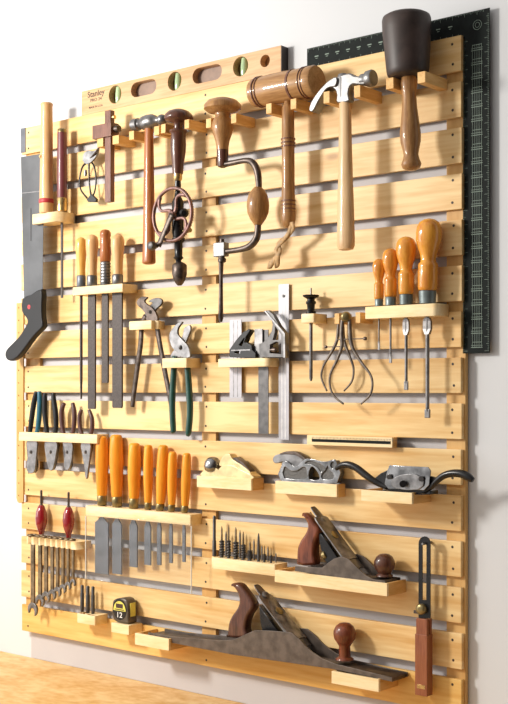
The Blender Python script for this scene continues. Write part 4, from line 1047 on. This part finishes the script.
def bench_plane(nm, lab, e, body, sole, tote, lever, iron, knob, wheel, depth, tote_m, knob_m, hole=None):
    T = thing(nm, lab, 'bench plane', P(sole[0][0], sole[0][1], e))
    plate('body', [body], e, 3.5, 'plane_body', T, 0, .0006)
    plate_w('body_side', [[(P(x, y, e).x, P(x, y, e).z) for x, y in body]], yy(e-(depth-3.5)), .0035, 'plane_body', T, .0006)
    plate('sole', [sole], e-3.7, depth-7.4+.2, 'plane_body', T, 0, .0005)
    ec = e-depth/2
    th_ = 24
    plate('tote', [tote], ec+th_/2, th_, tote_m, T, 3, .006)
    plate('frog', iron[1:], ec+depth*.12, depth*.34, 'black', T, 0, .001)
    slab('blade', iron[0], ec, depth*.80, .0045, 'steel', T, [(0, .30), (.03, .42), (.10, .50), (.16, .56), (.2, .95), (.5, 1), (1, 1)])
    slab('lever_cap', lever, ec, depth*.78, .0055, 'lever', T, [(0, .42), (.05, .55), (.2, .6), (.45, .85), (.7, .98), (1, 1)])
    a_, b2_ = P(lever[0][0], lever[0][1], ec), P(lever[1][0], lever[1][1], ec); d_ = b2_-a_; nr = Vector((d_.z, 0, -d_.x)).normalized()
    if nr.z < 0: nr = -nr
    c_ = a_+d_*.42+nr*.0048
    lathe('cap_screw', c_, c_+nr*.0035, [(0, .008), (.2, .009), (.8, .009), (1, .007)], 'old_brass', T)
    c_ = a_+d_*.05+nr*.003
    lathe('cam_lever', c_, c_+nr*.006, [(0, .008), (.6, .009), (1, .006)], 'lever', T)
    (kx, ky, kr, kb) = knob
    vlathe('knob', kx, ec, [(ky-kr, kr*.2), (ky-kr*.95, kr*.45), (ky-kr*.7, kr*.78), (ky-kr*.3, kr*.98), (ky, kr), (ky+kr*.4, kr*.93), (ky+kr*.8, kr*.66), (ky+kr*1.05, kr*.5), (kb-3, kr*.52), (kb-1.2, kr*.78), (kb, kr*.8)], knob_m, T, n=32)
    wx, wy, wr = wheel
    s = S(wx, ec)
    a = P(wx, wy, ec); dd = Vector((-.8, 0, -.5)).normalized()
    lathe('adjuster_wheel', a, a+dd*.010, [(0, wr*.7/s), (.15, wr/s), (.85, wr/s), (1, wr*.7/s)], 'old_brass', T)
    return T
body = [(295, 567), (308, 568), (321.7, 568.6), (327, 564.5), (333.5, 559.7), (341, 557.4), (348, 559.7), (354, 565.5), (360, 571.5), (366, 576.5), (373, 580.4), (385, 581.5), (385, 586.5), (340, 578.5), (295, 572)]
sole = [(295, 569.5), (340, 575), (385, 581.5), (385, 586), (340, 578.5), (295, 572)]
# heights measured along the near side; offsets for parts at the middle plane
tote = [(300.8, 514.2), (304.5, 514.5), (309, 518), (313.5, 524.5), (317.5, 529.5), (318, 534), (315.5, 540), (313.5, 547), (313, 556), (313.8, 566), (297, 566), (296.2, 560), (296.8, 549), (300, 541), (305, 533.5), (307, 526), (304, 519.5)]
lever = [(320, 521.5), (351, 561)]
blade_ = [(312.5, 508), (357, 570)]
frog = [(318, 531), (331, 549), (344, 569), (331, 570), (324, 560), (320, 547)]
T = bench_plane('bench_plane', 'bench plane with reddish rosewood handle and round knob, on the middle tray', e, body, sole, tote, lever,
    [blade_, frog], (384.5, 565, 10.6, 577.0), (327.6, 554.7, 5.2), 52, 'rosewood', 'dark_wood')
zfix(T, tz+.0003)

# jointer plane
tA, tzA, _, _ = tray('left pine tray at the bottom, under the heel of the long plane', 134.9, 633, 644.5, 168.7, 64, .012)
tB, tzB, _, _ = tray('right pine tray at the bottom, under the toe of the long plane', 331.5, 671, 683.3, 378.6, 64, .0095)
# level the second tray with the first
e = 56
body = [(148, 634.5), (172, 638.8), (220, 643), (234, 642), (246, 636.5), (254.7, 632.6), (272, 633.3), (291, 635.2), (299, 641.5), (305, 648.5), (312, 654.5), (321, 660.5), (335, 666.5), (349, 669.8), (376, 676.5), (392, 680), (392, 684.5), (332, 671.5), (232, 657), (148, 640.5)]
sole = [(148, 636.5), (200, 643.5), (300, 661), (392, 680), (392, 684.5), (332, 671.5), (232, 657), (148, 640.5)]
tote = [(229.8, 587), (233, 585.6), (238, 586.5), (243, 592), (247.5, 598), (252.5, 606.5), (252, 612), (248, 618), (245.6, 625), (244.8, 632), (246, 640.5), (226, 640), (226.8, 636), (227.9, 626), (231, 618.5), (236.5, 610.5), (238.5, 604), (237.5, 597), (234, 591)]
lever = [(263, 597), (299, 642)]
blade_ = [(256, 587.5), (304, 650)]
frog = [(259, 608), (274, 629), (288, 647), (270, 646), (263, 636), (260, 624)]
T = bench_plane('jointer_plane', 'very long bench plane with dark handle, across the bottom of the board', e, body, sole, tote, lever,
    [blade_, frog], (344.7, 636.5, 11.4, 662.0), (270, 638, 5.5), 54, 'dark_wood', 'rosewood')
zfix(T, max(tzA, tzB)+.0003)

# ------------------------------------------------------------------ sliding bevel
e = 22
T = thing('sliding_bevel', 'adjustable angle tool with black slotted blade and rosewood handle, lower right of the board', 'sliding bevel', P(421, 697, e))
def arc(cx, cy, r, a0, a1, n=8): return [(cx+r*.82*math.cos(math.radians(a0+(a1-a0)*i/n)), cy+r*math.sin(math.radians(a0+(a1-a0)*i/n))) for i in range(n+1)]
plate('blade', [arc(424.4, 543.5, 7.2, 180, 360)+[(430.2, 618), (418.4, 618)], arc(424.4, 545.5, 2.5, 180, 360)+[(426.2, 600), (422.4, 600)]], e+.8, 1.8, 'black', T, 0, .0002)
q0 = P(415.4, 618, e+9); q1 = P(426.8, 696.8, e+9)
bm = bmesh.new()
for d0, d1 in ((9, 1.4), (-1.6, -9)):
    add_box(bm, q0.x+.0012, q1.x, yy(e+d0), yy(e+d1), q0.z-.030, q0.z, .001)
add_box(bm, q0.x-.0005, q1.x+.0008, yy(e+10), yy(e-10), q1.z, q0.z-.0285, .001)
bm_link('handle', bm, 'bevel', T)
plate_w('end_plate', [[(q0.x+.004, q1.z+.013), (q1.x-.003, q1.z+.013), (q1.x-.003, q1.z+.020), (q0.x+.004, q1.z+.020)]], yy(e+10.6), .0008, 'brass', T, .0002)
c = P(421.8, 609, e+3)
lathe('wing_nut', Vector((c.x, yy(e-4), c.z)), Vector((c.x, yy(e+11), c.z)), [(0, .006), (.3, .006), (.34, .0095), (.8, .010), (.95, .008), (1, .003)], 'old_brass', T)
box('nut_lever', P(413.5, 614, e+8).x, c.x, yy(e+8), yy(e+5), c.z-.009, c.z-.003, 'old_steel', T, .0005)
c = P(424.6, 547.5, e+1)
o = lathe('round_peg', Vector((c.x, YF-.0003, c.z)), Vector((c.x, yy(e+9), c.z)), [(0, .0026), (.9, .0026), (1, .002)], 'bright')
zt_b = P(424.4, 545.5-2.5, e).z
o.location.z = zt_b-.0048+.0015
tag(o, 'small metal peg at the top of the black slotted blade', 'peg')

# ------------------------------------------------------------------ wrenches
wr = [(33.0, 616.5, 3.0, 'largest combination wrench, leftmost in the wrench rack'),
      (40.2, 607, 2.7, 'second largest combination wrench from the left'),
      (46.3, 603, 2.5, 'third combination wrench from the left in the wrench rack'),
      (52.4, 600, 2.3, 'fourth combination wrench, in the middle of the wrench row'),
      (57.6, 597, 2.2, 'fifth combination wrench from the left in the wrench rack'),
      (63.0, 593.5, 2.0, 'sixth combination wrench from the left in the wrench rack'),
      (68.2, 590, 1.8, 'second smallest combination wrench, near the right of the rack'),
      (73.2, 586.5, 1.6, 'smallest combination wrench, rightmost in the wrench rack')]
E = 44
a = P(28.5, 536.5, E); c = P(28.5, 544, E); xr_ = P(77, 540, E).x
y1 = YF-.0003
e = 32
nw = [(41.3, 506, 'ruby red spindle-shaped tool, left of the pair above the wrenches'), (68.6, 508, 'ruby red spindle-shaped tool, right of the pair above the wrenches')]
er = 20
hl = [(P(x, 540, er).x, yy(er), .0042, .0042) for x, y, l in nw]
lps = [[(a.x, y1), (a.x, yy(E)), (xr_, yy(E)), (xr_, y1)]]
# notches open at the front are modelled as slots between teeth
out = [(a.x, y1), (a.x, yy(E))]
for x, yb, w, l in wr:
    xw = P(x, 540, e).x; hw_ = w*.72/SF(x, e)+.0007
    out += [(xw-hw_, yy(E)), (xw-hw_, yy(e-5)), (xw+hw_, yy(e-5)), (xw+hw_, yy(E))]
out += [(xr_, yy(E)), (xr_, y1)]
lps = [out]+[[(hx+rx*math.cos(2*PI*i/14), hy+ry*math.sin(2*PI*i/14)) for i in range(14)] for hx, hy, rx, ry in hl]
me = flat_mesh(lps, a.z-c.z, .0004); me.transform(Matrix.Translation((0, 0, (a.z+c.z)/2)))
o = link('tool_rack', me, 'block', None); tag(o, 'notched pine rack at the lower left holding a row of wrenches', 'rack', 'pine tool racks')
rz, rb = a.z, c.z
def ring_pts(cx, cz, r, n=20): return [(cx+r*math.cos(2*PI*i/n), cz+r*math.sin(2*PI*i/n)) for i in range(n)]
for x, yb, w, lab in wr:
    s = S(x, e); xw = P(x, 540, e).x; zb_ = P(x, yb, e).z; hw_ = w*.62/SF(x, e)
    T = thing('combination_wrench', lab, 'wrench', Vector((xw, yy(e), zb_)), 'combination wrenches in the rack')
    R_ = w*2.35/s; th_ = .0045; y0 = yy(e)-th_/2
    rt = w*1.55/s
    zr_ = rz+rt*.45
    # flat ring end lies tilted on the rack
    bm = bmesh.new()
    add_tube(bm, [Vector((xw+rt*math.cos(2*PI*i/20), yy(e)+rt*.95*math.sin(2*PI*i/20)-0.002, rz+.0027)) for i in range(20)], .0024, 8, 1, True)
    bm_link('ring_end', bm, 'worn_brass', T, True)
    box('shank', xw-hw_, xw+hw_, y0, y0+th_, zb_+R_*1.5, rz+.002, 'worn_brass', T, .0012)
    aa = [math.radians(d) for d in range(-48, 229, 12)]
    rot = math.radians(-12)
    cz_ = zb_+R_
    outp = [(xw+R_*math.cos(a_+rot), cz_+R_*math.sin(a_+rot)) for a_ in aa]
    inner = [(-.62, -.70), (-.52, -.1), (-.25, .18), (.25, .18), (.52, -.1), (.62, -.70)]
    outp += [(xw+R_*(p*math.cos(rot)-q*math.sin(rot)), cz_+R_*(p*math.sin(rot)+q*math.cos(rot))) for p, q in inner]
    plate_w('open_end', [outp], y0-.0006, th_+.0012, 'bright', T, .0008)
for x, yt, lab in nw:
    T = thing('red_handled_tool', lab, 'hand tool', Vector((P(x, 540, er).x, yy(er), rb-.004)), 'red handled tools above the wrenches')
    ys = zpy(rz, x, er)-.4
    vlathe('handle', x, er, [(yt-1.5, 1.5), (yt, 3.2), (yt+5, 5.2), (yt+12, 6.1), (yt+18, 5.6), (yt+24, 3.8), (yt+26.5, 2.6), (ys, 2.4)], 'red', T, n=12)
    vlathe('shaft', x, er, [(yt-16, .9), (yt-15, 1.2), (yt-2, 1.2), (yt-1.5, 2.0), (yt-.6, 2.2)], 'old_steel', T)
    lathe('tip', Vector((P(x, 540, er).x, yy(er), rz)), Vector((P(x, 540, er).x, yy(er), rb-.004)), [(0, .0034), (1, .002)], 'old_brass', T)

# ------------------------------------------------------------------ nail punches
e = 22
pu = [(82.2, 585, 2.0, 'leftmost of the three dark nail punches'), (87.8, 586, 2.2, 'middle one of the three dark nail punches'), (93.0, 586.5, 1.9, 'rightmost of the three dark nail punches')]
o, rz, rb = rack('tiny pine block beside the tape measure holding three nail punches', 77, 613, 622.5, 95, 40, [(P(x, 600, e).x, yy(e), (w+.4)/S(x, e), (w+.4)/S(x, e)) for x, y, w, l in pu])
for x, yt, w, lab in pu:
    s = S(x, e); xw = P(x, 600, e).x
    o = lathe('nail_punch', Vector((xw, yy(e), rb+.001)), Vector((xw, yy(e), P(x, yt, e).z)), [(0, w*.5/s), (.25, w*.8/s), (.35, w/s), (.75, w/s), (.78, w*.8/s), (.97, w*.85/s), (1, w*.6/s)], 'grey_steel')
    tag(o, lab, 'nail punch', 'nail punches in the small block')

# ------------------------------------------------------------------ tape measure
a = P(111.3, 622.5, 42); c = P(128.8, 633, 42)
o = box('tape_shelf', a.x, c.x, yy(42), YF-.0003, P(111.3, 632, 42).z, a.z, 'block', None, .001)
tag(o, 'small solid pine shelf under the tape measure', 'shelf')
zt_s = a.z
e = 36
T = thing('tape_measure', 'rounded tape measure with yellow and black label reading 12', 'tape measure', P(120, 622, e))
case = [(112.2, 601), (114, 598), (119, 596.5), (124, 597), (127, 600.5), (128.2, 608), (128.3, 617), (127.8, 622.5), (118, 621), (113.5, 618.5), (111.8, 612)]
plate('case', [case], e, 28, 'tape_case', T, 2, .004)
cc = P(119.6, 608, e+.4); rw = .0195; rh = .0205
def ell(cx, cz, rx, rz_, a0=0, a1=360, n=28): return [(cx+rx*math.cos(math.radians(a0+(a1-a0)*i/n)), cz+rz_*math.sin(math.radians(a0+(a1-a0)*i/n))) for i in range(n+(0 if a1-a0 == 360 else 1))]
plate_w('badge_ring', [ell(cc.x, cc.z, rw+.0025, rh+.003)], yy(e+.5), .0006, 'black', T, .0001)
plate_w('badge_top', [ell(cc.x, cc.z-.003, rw, rh+.001, 0, 180)], yy(e+.9), .0004, 'yellow', T, .0001)
plate_w('badge_bottom', [ell(cc.x, cc.z-.006, rw*.9, rh*.75, 180, 360)], yy(e+.9), .0004, 'black', T, .0001)
plate_w('badge_block', [[(cc.x-.011, cc.z+.003), (cc.x+.011, cc.z+.003), (cc.x+.011, cc.z+.0125), (cc.x-.011, cc.z+.0125)]], yy(e+1.2), .0003, 'brown_mark', T, .0001)
plate_w('badge_line', [[(cc.x-.015, cc.z-.0012), (cc.x+.015, cc.z-.0012), (cc.x+.015, cc.z+.0008), (cc.x-.015, cc.z+.0008)]], yy(e+1.2), .0003, 'brown_mark', T, .0001)
text('number', '12', (cc.x, yy(e+1.3), cc.z-.0125), .017, 'white', T, 1.15)
xs_ = P(128.3, 610, e).x
box('side_label', xs_-.0008, xs_+.0006, yy(e-6), yy(e-22), zt_s+.020, zt_s+.050, 'yellow', T, .0002)
zfix(T, zt_s+.0002)
